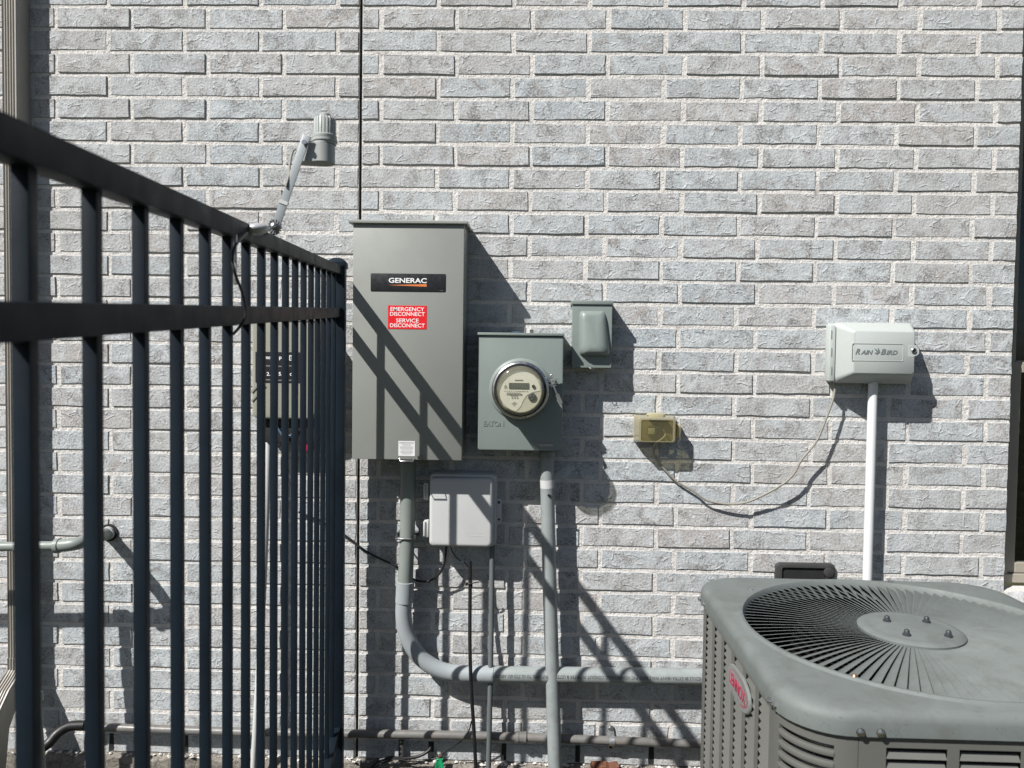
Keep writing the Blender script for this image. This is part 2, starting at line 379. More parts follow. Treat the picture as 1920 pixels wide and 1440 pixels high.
# course layout: head-joint positions taken course by course (odd courses start on a short piece right of the joint)
def right_edges(k):
    if k % 2: e = [XJ + .0072, XJ + .0695]; s = [.2555] * 4 + [.2588] * 4
    else: e = [XJ + .0072]; s = [.2548] * 4 + [.2588] * 4
    for q in s:
        if e[-1] + q < XR - .045: e.append(e[-1] + q)
    e.append(XR + .0085); return e
def left_edges(k):
    e = [XJ - .0072]
    e.append(XJ - (.2625 if k % 2 else .0805))
    while e[-1] > XL + .3: e.append(e[-1] - .2625)
    return e[::-1]
bricks = []                        # (x0, x1, z0, course)
for k in range(33 - ZTOP + 1, 35):
    z0 = (33 - k) * CH
    el = left_edges(k); er = right_edges(k)
    spans = [(a, b, i == len(el) - 2, 0) for i, (a, b) in enumerate(zip(el, el[1:]))] + [(a, b, i == len(er) - 2, 1) for i, (a, b) in enumerate(zip(er, er[1:]))]
    x = XW2 + (.09 if k % 2 else .0)
    while x < XE - .3: spans.append((x, x + .2588, 0, 1)); x += .2588
    if z0 + BH < WZ0 - .075 or z0 > WZ1:
        x = XR + .012
        while x < XW2 - .1: spans.append((x, min(x + .2588, XW2), 0, 1)); x += .2588
    for a, b, last, rt in spans:
        jw = random.uniform(.013, .019)
        x0 = a + jw / 2; x1 = b - jw / 2
        if a in (XJ + .0072,): x0 = a
        if b in (XJ - .0072,): x1 = b
        if b == XR + .0085: x1 = XR
        if k == 34: x0 += .001; x1 -= .001
        bricks.append((x0, x1, z0, k))
def brick_mesh(L, seed, H=BH):
    """a hand-pressed brick: uneven outline, softened rim, slightly dished face; origin at lower left of the face"""
    r = random.Random(seed); D = .05
    out = []
    def edge(p, q, n):
        for i in range(n):
            t = i / n; out.append((p[0] + (q[0] - p[0]) * t, p[1] + (q[1] - p[1]) * t))
    nl = 5 if L > .12 else 3
    edge((0, 0), (L, 0), nl); edge((L, 0), (L, H), 2); edge((L, H), (0, H), nl); edge((0, H), (0, 0), 2)
    out = [(x + r.uniform(-.0016, .0016), z + r.uniform(-.0016, .0016)) for x, z in out]
    n = len(out); ins = inset(out, .0011)
    v_ = [(x, D, z) for x, z in out] + [(x, .0010 + r.uniform(0, .0008), z) for x, z in out] + [(x, r.uniform(-.0006, .0004), z) for x, z in ins]
    f = []
    for i in range(n):
        j = (i + 1) % n; f += [(i, j, n + j, n + i), (n + i, n + j, 2 * n + j, 2 * n + i)]
    f.append(tuple(range(2 * n, 3 * n)))
    gg = G(); gg.v = v_; gg.f = f; return gg
# which bricks show largest in the picture
OCC = [(657, 410, 872, 862), (894, 622, 1056, 846), (1070, 563, 1150, 690), (803, 890, 932, 1027), (1552, 604, 1720, 718), (1192, 776, 1276, 832)]
def shown(b):
    x0, x1, z0, k = b; a = 0
    for i in range(6):
        for j in range(3):
            px, py = to_px((x0 + (x1 - x0) * (i + .5) / 6, 0, z0 + BH * (j + .5) / 3))
            if not (0 < px < 1920 and 0 < py < 1440): continue
            if any(u0 < px < u1 and v0 < py < v1 for u0, v0, u1, v1 in OCC): continue
            if px > 1312 and py > 1085 + max(0, px - 1600) * .06: continue
            wgt = 1.0
            if px < 648 and py > 208 + .455 * px: wgt = .18 if px > 540 else .5
            if 1340 < py < 1400: wgt *= .6
            a += wgt / 18
    return a * (x1 - x0)
order = sorted(bricks, key=shown, reverse=True); singles = set(order[:300])
cache = {}; stuff = G()
for b in bricks:
    x0, x1, z0, k = b; L = x1 - x0; yy = random.uniform(-.0022, .0012); dz = random.uniform(-.001, .001); ry = random.gauss(0, .0035); rx = random.gauss(0, .008); rz = random.gauss(0, .004)
    if b in singles:
        key = (round(L / .004), random.randrange(3))
        if key not in cache:
            me = obj('brick', brick_mesh(key[0] * .004, hash(key) % 9999), BRICK, wall, 12, loc=(x0, yy, z0 + dz))
            cache[key] = me; o = me
        else: o = copy(cache[key], wall, (x0, yy, z0 + dz))
        o.scale = (L / (key[0] * .004), 1, 1); o.rotation_euler = (rx * .5, ry, rz)
    else:
        bg_ = brick_mesh(L, random.random()); R = Matrix.Rotation(ry, 3, 'Y')
        stuff.add([R @ Vector(q) + Vector((x0, yy, z0 + dz)) for q in bg_.v], bg_.f)
o = obj('brick', stuff, BRICK, wall, 12); o['kind'] = 'stuff'; o['label'] = 'remaining bricks at the edges and behind the equipment'
# open weep joints in the lowest course
low = sorted(b for b in bricks if b[3] == 34)
for p_, q_ in zip(low, low[1:]):
    if q_[0] - p_[1] < .03 and -1.8 < p_[1] < 1.5 and not (p_[1] < XJ < q_[0]):
        gg = G(); gg.box(p_[1] + .001, q_[0] - .001, -.0002, .003, .004 - CH, BH - CH); obj('weep_hole', gg, M['dark'], wall)
# foundation ledge with a chipped top edge
g = G(); r = random.Random(3); n = 520; L0 = []; L1 = []; L2 = []; L3 = []
for i in range(n + 1):
    x = XL + (XE - XL) * i / n; c = .007 * math.sin(x * 9) + .004 * math.sin(x * 31 + 1) + r.uniform(-.004, .004)
    L0.append((x, .0, ZB - .0025)); L1.append((x, -.012 + c, ZB - .004 + r.uniform(-.004, .001))); L2.append((x, -.026 + c * .8, ZB - .014 + c + r.uniform(-.006, .004))); L3.append((x, -.03 + r.uniform(-.003, .003), -.4))
g.loft([L0, L1, L2, L3], False, False, False); g.add([(XL, .1, ZB - .0025), (XE, .1, ZB - .0025), (XE, 0, ZB - .0025), (XL, 0, ZB - .0025)], [(0, 1, 2, 3)])
obj('foundation', g, CONC, house, 35)
g = G(); c = P(1133, 1432, .02); r = random.Random(5)
g.loft([[(c.x - .045 + .09 * i / 9, -.013, c.z + .004 + r.uniform(-.003, .003)) for i in range(10)], [(c.x - .05 + .1 * i / 9, -.03, c.z - .004 + r.uniform(-.008, .003)) for i in range(10)], [(c.x - .04 + .08 * i / 9, -.034, c.z - .03 + r.uniform(-.008, .01)) for i in range(10)]], False, False, False)
obj('rust_stain', g, RUST, house)
# mortar crumbs on the ledge
g = G(); r = random.Random(11)
for i in range(420):
    x = r.uniform(-1.9, 1.7); s = r.uniform(.002, .009); y = -.003 - r.random() ** 1.5 * .022; z = ZB - .004 + s * .3
    g.lathe([(s * .5, -s * .3), (s * r.uniform(.8, 1.1), 0), (s * .4, s * .4)], (x, y, z), (r.uniform(-.4, .4), r.uniform(-.4, .4), 1), 5)
o = obj('mortar_crumbs', g, MORTAR, house); o['kind'] = 'stuff'

# window in the right-hand opening, set back behind the brick
win = obj('window', (lambda g: (g.box(XR + .001, XR + .052, .068, .14, WZ0 + .031, WZ1), g.box(XW2 - .052, XW2 - .001, .068, .14, WZ0 + .031, WZ1), g.box(XR + .001, XW2 - .001, .067, .141, WZ0, WZ0 + .03))[-1])(G()), M['frame'], house, bev=.002)
zm = P(1915, 690, -.06).z
def sash(z0, z1, y):
    g = G(); a, b = XR + .054, XW2 - .054
    g.box(a, a + .03, y, y + .03, z0, z1); g.box(b - .03, b, y, y + .03, z0, z1); g.box(a + .03, b - .03, y - .001, y + .031, z0, z0 + .036); g.box(a + .03, b - .03, y - .001, y + .031, z1 - .036, z1)
    o = obj('sash', g, M['frame'], win, bev=.0025)
    g = G(); g.box(a + .031, b - .031, y + .013, y + .017, z0 + .037, z1 - .037); obj('pane', g, M['pane'], win)
sash(WZ0 + .032, zm + .02, .078); sash(zm - .01, WZ1 - .002, .1105)
g = G(); g.box(XR + .06, XW2 - .06, .23, .24, WZ0 + .03, WZ1); obj('window_interior', g, M['dark'], win)
gs = G(); gs.bar((XR + .085, .175, 0), (XW2 - .085, .175, 0), .003, .036, (0, .7, .7)); s0 = None
zz = WZ0 + .06
while zz < WZ1 - .04:
    if s0 is None: s0 = obj('blind_slat', gs, M['blind'], win, world=False, loc=(0, 0, zz))
    else: copy(s0, win, (0, 0, zz))
    zz += .046
for i in range(8):                  # sloping brick sill
    gg = brick_mesh(.109, 900 + i, .066); x = XR + .004 + i * .117
    o = obj('sill_brick', gg, BRICK, win, 50, loc=(x, -.035, WZ0 - .072)); o.rotation_euler = (-.12, 0, 0)
g = G(); g.box(XR + .001, XW2 - .001, -.018, .066, WZ0 - .074, WZ0 - .01); obj('sill_mortar', g, MORTAR, win)

# charcoal wall vent just above the condenser
x0, x1, z0, z1 = rect(1454, 1056, 1566, 1104, .012)
vt = thing('wall_vent', 'small charcoal rectangular vent cap set into the bricks behind the condenser', 'vent', ((x0 + x1) / 2, 0, z0))
g = G(); o_ = rrect(x0, x1, z0, z1, .017); i_ = rrect(x0 + .022, x1 - .03, z0 + .012, z1 - .016, .006)
g.loft([xz(o_, .003), xz(o_, -.01), xz(inset(o_, .003), -.0125), xz(i_, -.0125), xz(i_, -.004)], False, False); obj('frame', g, M['vent'], vt, 40)
g = G(); g.box(x0 + .02, x1 - .028, -.006, -.003, z0 + .01, z1 - .014); obj('flap', g, M['dark'], vt)
g = G(); g.lathe([(.017, -.002), (.016, .004), (.008, .006)], (x1 - .022, -.0125, z1 - .03), (0, -1, 0), 20); obj('pivot_boss', g, M['vent'], vt, 40)

# ------------------------------------------------------------------ transfer switch
D = .18; x0, x1, z0, z1 = rect(661, 413, 868, 862, D)
ts = thing('transfer_switch', 'tall taupe steel transfer switch cabinet with black nameplate and red disconnect label', 'switch box', ((x0 + x1) / 2, 0, z0))
g = G(); g.box(x0 + .004, x1 - .002, -D + .022, .0, z0 + .004, z1 - .004); obj('cabinet', g, M['switch'], ts, 40, .0025)
g = G(); g.box(x0, x1, -D, -D + .02, z0, z1 - .008); obj('front_cover', g, M['switch'], ts, 40, .002)
g = G(); y0 = -D - .010
g.loft([[(x0 - .012, .0, z1 + .004), (x0 - .012, y0 + .004, z1 - .0005), (x0 - .012, y0, z1 - .004), (x0 - .012, y0, z1 - .010), (x0 - .012, y0 + .003, z1 - .012), (x0 - .012, 0, z1 - .004)],
        [(x1 + .010, .0, z1 + .004), (x1 + .010, y0 + .004, z1 - .0005), (x1 + .010, y0, z1 - .004), (x1 + .010, y0, z1 - .010), (x1 + .010, y0 + .003, z1 - .012), (x1 + .010, 0, z1 - .004)]])
obj('drip_cap', g, M['switch'], ts)
a0, a1, b0, b1 = rect(695, 513, 836, 547, D); yf = -D - .0012
g = G(); pad(g, rrect(a0, a1, b0, b1, .004), -D + .001, yf, .0006, 2); npl = obj('nameplate', g, M['label_black'], ts, 40)
c = P(764.5, 526, D); lettering('GENERAC', .0205, M['ink_white'], npl, on_wall((c.x, yf, c.z)), bold=.02, w=.121, h=.0158)
c0, c1 = P(728, 534.6, D), P(800, 534, D)
g = G(); g.add([(c0.x, yf - .0003, c0.z), (c1.x, yf - .0003, c1.z - .0062), (c1.x, yf - .0003, c1.z + .0022)], [(0, 1, 2)]); obj('swoosh', g, M['orange'], npl)
c = P(828, 545, D); g = G(); g.box(c.x - .006, c.x + .006, yf - .0004, yf, c.z - .0004, c.z + .0004); obj('fine_print', g, M['ink'], npl)
a0, a1, b0, b1 = rect(727.5, 573, 800, 617, D)
g = G(); g.box(a0, a1, yf + .0003, -D + .001, b0, b1); rl = obj('warning_label', g, M['label_red'], ts); rl['label'] = 'red label reading emergency disconnect service disconnect'
for t, py, wd in (('EMERGENCY', 579.6, .108), ('DISCONNECT', 588.8, .111), ('SERVICE', 601, .072), ('DISCONNECT', 610.2, .111)):
    c = P(764, py, D); lettering(t, .018, M['ink_white'], rl, on_wall((c.x, yf + .0003, c.z)), bold=.008, w=wd, h=.0124)
a0, a1, b0, b1 = rect(747, 827, 778, 855, D)
g = G(); g.box(a0, a1, -D - .0006, -D + .001, b0, b1); st = obj('sticker', g, M['label_white'], ts)
r = random.Random(2); g = G(); zz = b1 - .004
for i in range(12):
    wd = r.uniform(.25, .45) * (a1 - a0); t = .0007 if i not in (0, 5, 9) else .0012
    g.box((a0 + a1) / 2 - wd, (a0 + a1) / 2 + wd, -D - .0009, -D - .0005, zz - t, zz); zz -= .0034
obj('fine_print', g, M['ink'], st)
a0, a1, b0, b1 = rect(749, 859, 777, 864, D); g = G(); g.tube([(a0, -D - .002, b1), (a0 + .003, -D - .009, b0), (a1 - .003, -D - .009, b0), (a1, -D - .002, b1)], .0018, 8); obj('hasp', g, M['steel'], ts, 60)
c = P(787, 857, D); g = G(); g.lathe([(.0075, 0), (.0075, .004), (.005, .007), (.001, .0075)], (c.x, -D, c.z), (0, -1, 0), 16); obj('cover_screw', g, M['darksteel'], ts, 40)

# ------------------------------------------------------------------ meter socket and meter
D = .135; x0, x1, z0, z1 = rect(895.5, 623, 1055.5, 845, D)
ms = thing('meter_socket', 'grey green steel meter socket box holding the round electricity meter', 'meter box', ((x0 + x1) / 2, 0, z0))
g = G(); g.box(x0 + .003, x1 - .003, -D + .012, 0, z0 + .003, z1 - .002); obj('back_box', g, M['box'], ms, 40, .003)
mc = P(976, 731, D); MR = .0905
g = G(); cov = rrect(x0, x1, z0, z1 - .012, .006)
L = [xz(cov, -D + .03), xz(cov, -D + .004), xz(inset(cov, .0015), -D + .001), xz(inset(cov, .004), -D)]
g.loft(L, True, True); cover = obj('cover', g, M['box'], ms, 40)
g = G(); g.loft([[(x, 0, z1), (x, -D - .006, z1 - .002), (x, -D - .006, z1 - .0105), (x, 0, z1 - .0095)] for x in (x0 - .002, x1 + .002)]); obj('top_flange', g, M['box'], ms, 40, .001)
g = G(); g.lathe([(MR + .012, 0), (MR + .009, .004), (MR + .004, .007), (MR - .004, .008)], (mc.x, -D, mc.z), (0, -1, 0), 64, False, False); obj('cover_dome', g, M['box'], ms, 60)
c = P(925.5, 794, D); lettering('EATON', .0235, M['box'], cover, on_wall((c.x, -D, c.z)), bold=.02, w=.066, h=.0185, depth=.0014, name='embossed_lettering')
a0, a1, b0, b1 = rect(1005.5, 830, 1038, 838.5, D); g = G(); g.box(a0, a1, -D - .0006, -D + .001, b0, b1); st = obj('sticker', g, M['ink'], ms)
g = G(); g.box(a0 + .011, a1 - .003, -D - .001, -D - .0005, b0 + .003, b1 - .0045); g.lathe([(.003, 0), (.003, .0008)], (a0 + .005, -D - .0005, (b0 + b1) / 2), (0, -1, 0), 12); obj('fine_print', g, M['badge'], st)
for py in (724, 739):
    c = P(918, py, D); g = G(); g.lathe([(.0022, 0), (.0018, .0009)], (c.x, -D, c.z), (0, -1, 0), 10); obj('rivet', g, M['box'], ms)
a0 = P(973, 620, .06); g = G(); g.box(a0.x - .022, a0.x + .003, -.09, -.06, z1 + .0005, z1 + .0045); obj('spacer_chip', g, M['blue'], ms)
c = P(997, 616, .06); g = G(); g.box(c.x - .006, c.x + .006, -.07, -.055, z1 + .0005, z1 + .012); obj('bracket', g, M['darksteel'], ms)

em = thing('electricity_meter', 'round clear domed electricity meter with cream dial and steel sealing ring', 'meter', (mc.x, -D, mc.z - MR))
ym = -D - .008
g = G(); g.lathe([(MR - .006, 0), (MR + .0005, .0005), (MR + .002, .006), (MR + .002, .014), (MR - .001, .019), (MR - .006, .020), (MR - .007, .0165)], (mc.x, ym, mc.z), (0, -1, 0), 72, False, False)
rg = obj('sealing_ring', g, M['steel'], em, 50)
g = G(); g.lathe([(MR - .0065, .0185), (MR - .0125, .0185), (MR - .0125, .004)], (mc.x, ym, mc.z), (0, -1, 0), 64, False, False); obj('gasket', g, M['rubber'], em, 60)
g = G(); g.lathe([(MR - .008, .004), (MR - .008, .014)], (mc.x, ym, mc.z), (0, -1, 0), 64); obj('meter_base', g, M['dial2'], em, 40)
for q, rr in ((.040, .0735), (.058, .0715), (.076, .0695)):
    g = G(); g.lathe([(rr, q - .022), (rr, q), (rr - .004, q), (rr - .004, q - .004)], (mc.x, ym, mc.z), (0, -1, 0), 64, False, False); obj('inner_step', g, M['dial2'], em, 40)
yd = ym - .082; DR = .066
g = G(); g.lathe([(DR, .014 - .08), (DR, 0)], (mc.x, yd, mc.z), (0, -1, 0), 56); dp = obj('dial_base', g, M['dial2'], em, 40)
# cream face plate with the lower right cut away round the port
pts = []
for i in range(49):
    a = math.radians(2 + 258 * i / 48); pts.append((mc.x - .001 + (DR - .002) * math.cos(a), mc.z + (DR - .002) * math.sin(a)))
pts += [(mc.x + .002, mc.z - .048), (mc.x + .012, mc.z - .026), (mc.x + .022, mc.z - .012), (mc.x + .037, mc.z - .004)]
g = G(); g.loft([xz(pts, yd - .0002), xz(pts, yd - .0012)]); fp = obj('dial_plate', g, M['dial'], em)
yf = yd - .0024
g = G(); g.box(mc.x - .031, mc.x + .024, yf - .001, yf + .0006, mc.z + .0065, mc.z + .0225); obj('display', g, M['lcd'], em)
g = G(); r = random.Random(4)
g.box(mc.x - .0155, mc.x + .0075, yf - .0002, yf + .0002, mc.z + .029, mc.z + .0315)
for i in range(11): g.box(mc.x - .044 + i * .0062, mc.x - .044 + i * .0062 + r.uniform(.002, .0045), yf - .0002, yf + .0002, mc.z - .001, mc.z + .0003)
for i in range(6): g.box(mc.x - .037 + i * .0065, mc.x - .032 + i * .0065, yf - .0002, yf + .0002, mc.z - .0052, mc.z - .0042)
for i in range(24): g.box(mc.x - .037 + i * .0018, mc.x - .037 + i * .0018 + r.uniform(.0006, .0015), yf - .0002, yf + .0002, mc.z - .0115, mc.z - .0072)
g.box(mc.x - .026, mc.x - .006, yf - .0002, yf + .0002, mc.z - .0142, mc.z - .0134)
for i in range(3): g.box(mc.x - .023 + i * .007, mc.x - .0195 + i * .007, yf - .0002, yf + .0002, mc.z - .0205, mc.z - .0172)
for i, wd in enumerate((.006, .016, .01, .004)): g.box(mc.x - .016 - wd / 2, mc.x - .016 + wd / 2, yf - .0002, yf + .0002, mc.z - .031 - i * .0032, mc.z - .0302 - i * .0032)
obj('dial_print', g, M['ink'], em)
g = G(); g.tube([(mc.x - .0425, yf, mc.z + .006), (mc.x - .0425, yf, mc.z + .013), (mc.x - .04, yf, mc.z + .0165), (mc.x - .0375, yf, mc.z + .013), (mc.x - .0375, yf, mc.z + .006)], .0006, 5); obj('lock_mark', g, M['inkblack'], em)
g = G(); g.lathe([(.0048, 0), (.0045, .003), (.001, .0034)], (mc.x + .0365, yf, mc.z + .0135), (0, -1, 0), 16); obj('push_button', g, M['rubber'], em, 40)
g = G(); g.lathe([(.011, 0), (.011, .005), (.0095, .006), (.0005, .006)], (mc.x + .033, yd, mc.z - .0155), (0, -1, 0), 24); op = obj('optical_port', g, M['nut'], em, 40)
for i in range(3):
    a = math.radians(90 + 120 * i + 60); g = G(); g.lathe([(.0022, 0), (.002, .0012)], (mc.x + .033 + .006 * math.cos(a), yd - .006, mc.z - .0155 + .006 * math.sin(a)), (0, -1, 0), 10); obj('port_pin', g, M['steel'], op)
g = G(); g.lathe([(MR - .0125, .017), (MR - .013, .030), (MR - .0145, .050), (MR - .016, .093)], (mc.x, ym, mc.z), (0, -1, 0), 64, False, False); obj('dome_wall', g, M['domeside'], em, 40)
g = G(); g.lathe([(MR - .016, .0932), (MR - .018, .0965), (MR - .022, .0982), (MR - .028, .0988), (.002, .0993)], (mc.x, ym, mc.z), (0, -1, 0), 64, False, True); obj('clear_dome', g, M['glass'], em, 40)
for o in list(em.children):         # print and controls sized to the dial
    if o.name.split('.')[0] in ('display', 'dial_print', 'lock_mark', 'push_button', 'optical_port'):
        for q in [o] + list(o.children):
            cx_, cz_ = mc.x - em.location.x, mc.z - em.location.z
            for v_ in q.data.vertices: v_.co.x = cx_ + (v_.co.x - cx_) * 1.13; v_.co.z = cz_ + (v_.co.z - cz_) * 1.13
# ring clamp ears, bolt and seal tag
c = P(1026, 716, D + .02); e1 = P(1048, 711, D + .02)
for dz in (.0035, -.0075):
    g = G(); g.loft([[(mc.x + MR * .93, ym - .002, mc.z + .014 + dz * 2.4), (mc.x + MR * .93, ym - .018, mc.z + .014 + dz * 2.4), (mc.x + MR * .93, ym - .018, mc.z + .0115 + dz * 2.4), (mc.x + MR * .93, ym - .002, mc.z + .0115 + dz * 2.4)]] + [[(x_, ym - .002, z_ + dz), (x_, ym - .018, z_ + dz), (x_, ym - .018, z_ + dz - .0022), (x_, ym - .002, z_ + dz - .0022)] for x_, z_ in ((c.x - .004, c.z - .004), (c.x + .004, c.z - .002), (e1.x, e1.z - .001))]); obj('ring_ear', g, M['steel'], em, 40)
c = P(1034, 706, D + .02)
g = G(); g.lathe([(.0055, .0), (.0055, .003), (.0036, .003), (.0034, .013), (.0028, .014)], (c.x, c.y + .004, c.z - .007), (-.05, 0, 1), 14); obj('clamp_screw', g, M['steel'], em, 40)
c = P(1037, 722, D + .022); d = P(1052, 757, D + .016)
g = G(); g.tube([c + Vector((0, 0, .012)), c, c + (d - c) * .55], .003, 8); g.bar(c + (d - c) * .5, d, .012, .0025, (1, 0, .4)); g.bar(c + Vector((-.008, 0, -.004)), c + Vector((.010, 0, 0)), .002, .004, (0, 1, 0)); obj('seal_tag', g, M['galv'], em)

# ------------------------------------------------------------------ pull-out disconnect box
D = .078; x0, x1, z0, z1 = rect(1072.5, 572, 1147.5, 690, D)
db = thing('disconnect_box', 'small grey green disconnect box with an upright bulge on its cover', 'electrical box', ((x0 + x1) / 2, 0, z0))
g = G(); g.box(x0 + .003, x1 - .003, -D + .014, 0, z0 + .002, z1 - .001); obj('box_body', g, M['box'], db, 40, .002)
g = G(); pad(g, rrect(x0, x1, z0, z1 + .001, .003), -D + .013, -D, .002); obj('cover', g, M['box'], db, 40)
g = G(); ht = P(1110, 563.5, D).z
g.loft([[(x, 0, ht + .002), (x, -D - .005, ht), (x, -D - .005, ht - .013), (x, -D - .0035, ht - .013), (x, -D + .012, z1 + .0015), (x, 0, z1 + .0015)] for x in (x0 - .003, x1 + .003)]); obj('hood', g, M['box'], db, 40, .001)
bx0, bx1, bz0, bz1 = rect(1085.5, 583, 1145.5, 668, D); bw, bh = bx1 - bx0, bz1 - bz0
def bulge(fx0, fx1t, fx1b, fz0, fz1, r_, lift):
    out = []
    for x, z in rrect(0, 1, 0, 1, r_, 6):
        right = fx1b + (fx1t - fx1b) * z
        out.append((bx0 + bw * (fx0 + (right - fx0) * x), -D + .0005 - lift * (.62 + .5 * (1 - z) ** .8), bz0 + bh * (fz0 + (fz1 - fz0) * z)))
    return out
prof = [bulge(0, .82, 1.0, 0, 1, .12, 0), bulge(.015, .81, .985, .012, .99, .13, .006), bulge(.05, .78, .90, .035, .965, .15, .017), bulge(.10, .72, .80, .07, .935, .18, .024), bulge(.17, .66, .70, .12, .90, .22, .0275), bulge(.27, .56, .58, .2, .84, .25, .0285)]
g = G(); g.loft(prof, False, True); obj('handle_bulge', g, M['box'], db, 60)
c = P(1110, 690, D); g = G(); g.tube([(c.x - .008, -D + .002, c.z + .002), (c.x - .005, -D - .004, c.z - .003), (c.x + .005, -D - .004, c.z - .003), (c.x + .008, -D + .002, c.z + .002)], .0013, 8); obj('latch_loop', g, M['steel'], db, 60)

# ------------------------------------------------------------------ network interface box
D = .098; x0, x1, z0, z1 = rect(803.5, 892, 928, 1028, D)
nb = thing('utility_junction_box', 'light grey plastic telephone junction box with rounded corners below the transfer switch', 'junction box', ((x0 + x1) / 2, 0, z0))
g = G(); o_ = rrect(x0 - .001, x1 + .004, z0 - .001, z1 + .003, .016); g.loft([xz(o_, 0), xz(o_, -.055), xz(inset(o_, .002), -.058)]); obj('base', g, M['nid'], nb, 40)
g = G(); o_ = rrect(x0, x1, z0, z1, .018, 6); o2 = rrect(x0 + .002, x1 - .006, z0 + .003, z1 - .008, .016, 6)
pad(g, o2, -.06, -D, .012, 5); obj('lid', g, M['nid'], nb, 50)
g = G(); o3 = rrect(x0 + .001, x1 + .002, z0 + .001, z1 + .001, .017, 6); g.loft([xz(o3, -.0585), xz(o3, -.068), xz(inset(o3, .002), -.070)]); obj('lid_rim', g, M['nid'], nb, 40)
a0, a1, b0, b1 = rect(820, 912, 902, 931, D)
def recess(g, a0, a1, b0, b1, y, t=.0008):
    for q in ((a0, a1, b1 - t, b1), (a0, a1, b0, b0 + t), (a0, a0 + t, b0 + t, b1 - t), (a1 - t, a1, b0 + t, b1 - t)): g.box(q[0], q[1], y - .00025, y + .002, q[2], q[3])
g = G(); a0, a1, b0, b1 = rect(872, 995, 913, 1011, D); recess(g, a0, a1, b0, b1, -D); r = random.Random(6)
for j in range(2):
    x = a0 + .006
    while x < a1 - .01: wd = r.uniform(.003, .007); g.box(x, x + wd, -D - .0004, -D + .002, b1 - .010 - j * .009, b1 - .006 - j * .009); x += wd + .0015
obj('moulded_plate', g, M['nid'], nb)
for py in (921, 990):
    g = G(); a0, a1, b0, b1 = rect(795.5, py - 16, 804, py + 16, .065); g.box(a0, a1, -.075, -.05, b0, b1); g.tube([(a0 + .002, -.077, b0 + .004), (a0 + .002, -.077, b1 - .004)], .004, 8); obj('hinge', g, M['nid'], nb, 40, .0015)
g = G(); a0, a1, b0, b1 = rect(929, 934, 940, 981, .05); pad(g, rrect(a0 - .004, a1, b0, b1, .004), -.03, -.055, .002); lt = obj('latch_ear', g, M['nid'], nb, 40)
for py, q in ((942, .0045), (974, .004)):
    c = P(935.5, py, .055); g = G(); g.lathe([(q, 0), (q * .9, .0006)], (c.x, -.0552, c.z), (0, -1, 0), 14); obj('screw_hole', g, M['dark'], lt)

# ------------------------------------------------------------------ outlet with weatherproof cover, its plug and cord
D = .072; x0, x1, z0, z1 = rect(1192.5, 781, 1272, 833, D)
ob = thing('outlet_cover', 'amber see-through weatherproof outlet cover on the bricks with a plug inside', 'outlet cover', ((x0 + x1) / 2, 0, z0))
g = G(); bo = rrect(x0 + .001, x1 - .001, z0 + .001, z1 - .001, .006); g.loft([xz(bo, 0), xz(bo, -.016), xz(inset(bo, .003), -.018)]); obj('base_plate', g, M['tan'], ob, 40)
g = G(); o_ = rrect(x0, x1, z0, z1, .010, 4); o2 = rrect(x0 + .008, x1 - .008, z0 + .005, z1 - .005, .010, 4); o3 = rrect(x0 + .017, x1 - .017, z0 + .010, z1 - .012, .006, 4)
g.loft([xz(o_, -.016), xz(o_, -.030), xz(o2, -.058), xz(inset(o2, .0015), -D + .001), xz(inset(o2, .004), -D), xz(o3, -D), xz(o3, -D + .004)], False, False); obj('cover_frame', g, M['amber'], ob, 40)
g = G(); g.box(x0 + .0165, x1 - .0165, -D + .003, -D + .0045, z0 + .0095, z1 - .0115); obj('cover_window', g, M['amberw'], ob)
g = G(); a0, a1, b0, b1 = rect(1217, 775, 1244, 786, .045); g.box(a0, a1, -.052, -.02, b0, b1); g.tube([(a0 - .006, -.03, b1 - .006), (a1 + .006, -.03, b1 - .006)], .005, 10); obj('hinge', g, M['tan'], ob, 40, .0015)
g = G(); a0, a1, b0, b1 = rect(1270, 795, 1275.5, 820, .05); g.box(a0, a1, -.055, -.018, b0, b1); obj('latch', g, M['tan'], ob, 40, .0015)
pc = thing('power_cord', 'grey beige power cord drooping from the amber outlet cover to the irrigation controller', 'cord', P(1230, 812, .04))
g = G(); c = P(1224, 806, .035)
g.loft([[(c.x + dx, -.02 - q * s_, c.z + dz * s_) for q, dz in ((0, .014), (.034, .014), (.034, -.014), (0, -.014))] for dx, s_ in ((-.018, 1), (.004, 1), (.020, .6), (.026, .45))]); obj('plug', g, M['beige'], pc, 40, .002)
def curve(pts, n=10):
    """Catmull-Rom through the points"""
    pts = [Vector(p) for p in pts]; out = []
    q = [pts[0] * 2 - pts[1]] + pts + [pts[-1] * 2 - pts[-2]]
    for i in range(1, len(q) - 2):
        for j in range(n):
            t = j / n; a, b, c_, d_ = q[i - 1], q[i], q[i + 1], q[i + 2]
            out.append(.5 * ((2 * b) + (c_ - a) * t + (2 * a - 5 * b + 4 * c_ - d_) * t * t + (3 * b - a - 3 * c_ + d_) * t ** 3))
    return out + [pts[-1]]
path = [(1243, 805, .035), (1248, 815, .042), (1240, 824, .042), (1230, 830, .032), (1226, 845, .014), (1229, 858, .010), (1246, 880, .010), (1268, 902, .012), (1300, 921, .016), (1325, 938, .020), (1362, 945, .026), (1395, 943, .032), (1430, 929, .038), (1470, 906, .044), (1490, 886, .048), (1503, 862, .050), (1530, 829, .052), (1545, 795, .052), (1560, 755, .050), (1565, 733, .048), (1564, 715, .046)]
g = G(); g.tube(curve([P(*q) for q in path], 6), .0036, 8); obj('cable', g, M['cord'], pc, 60)

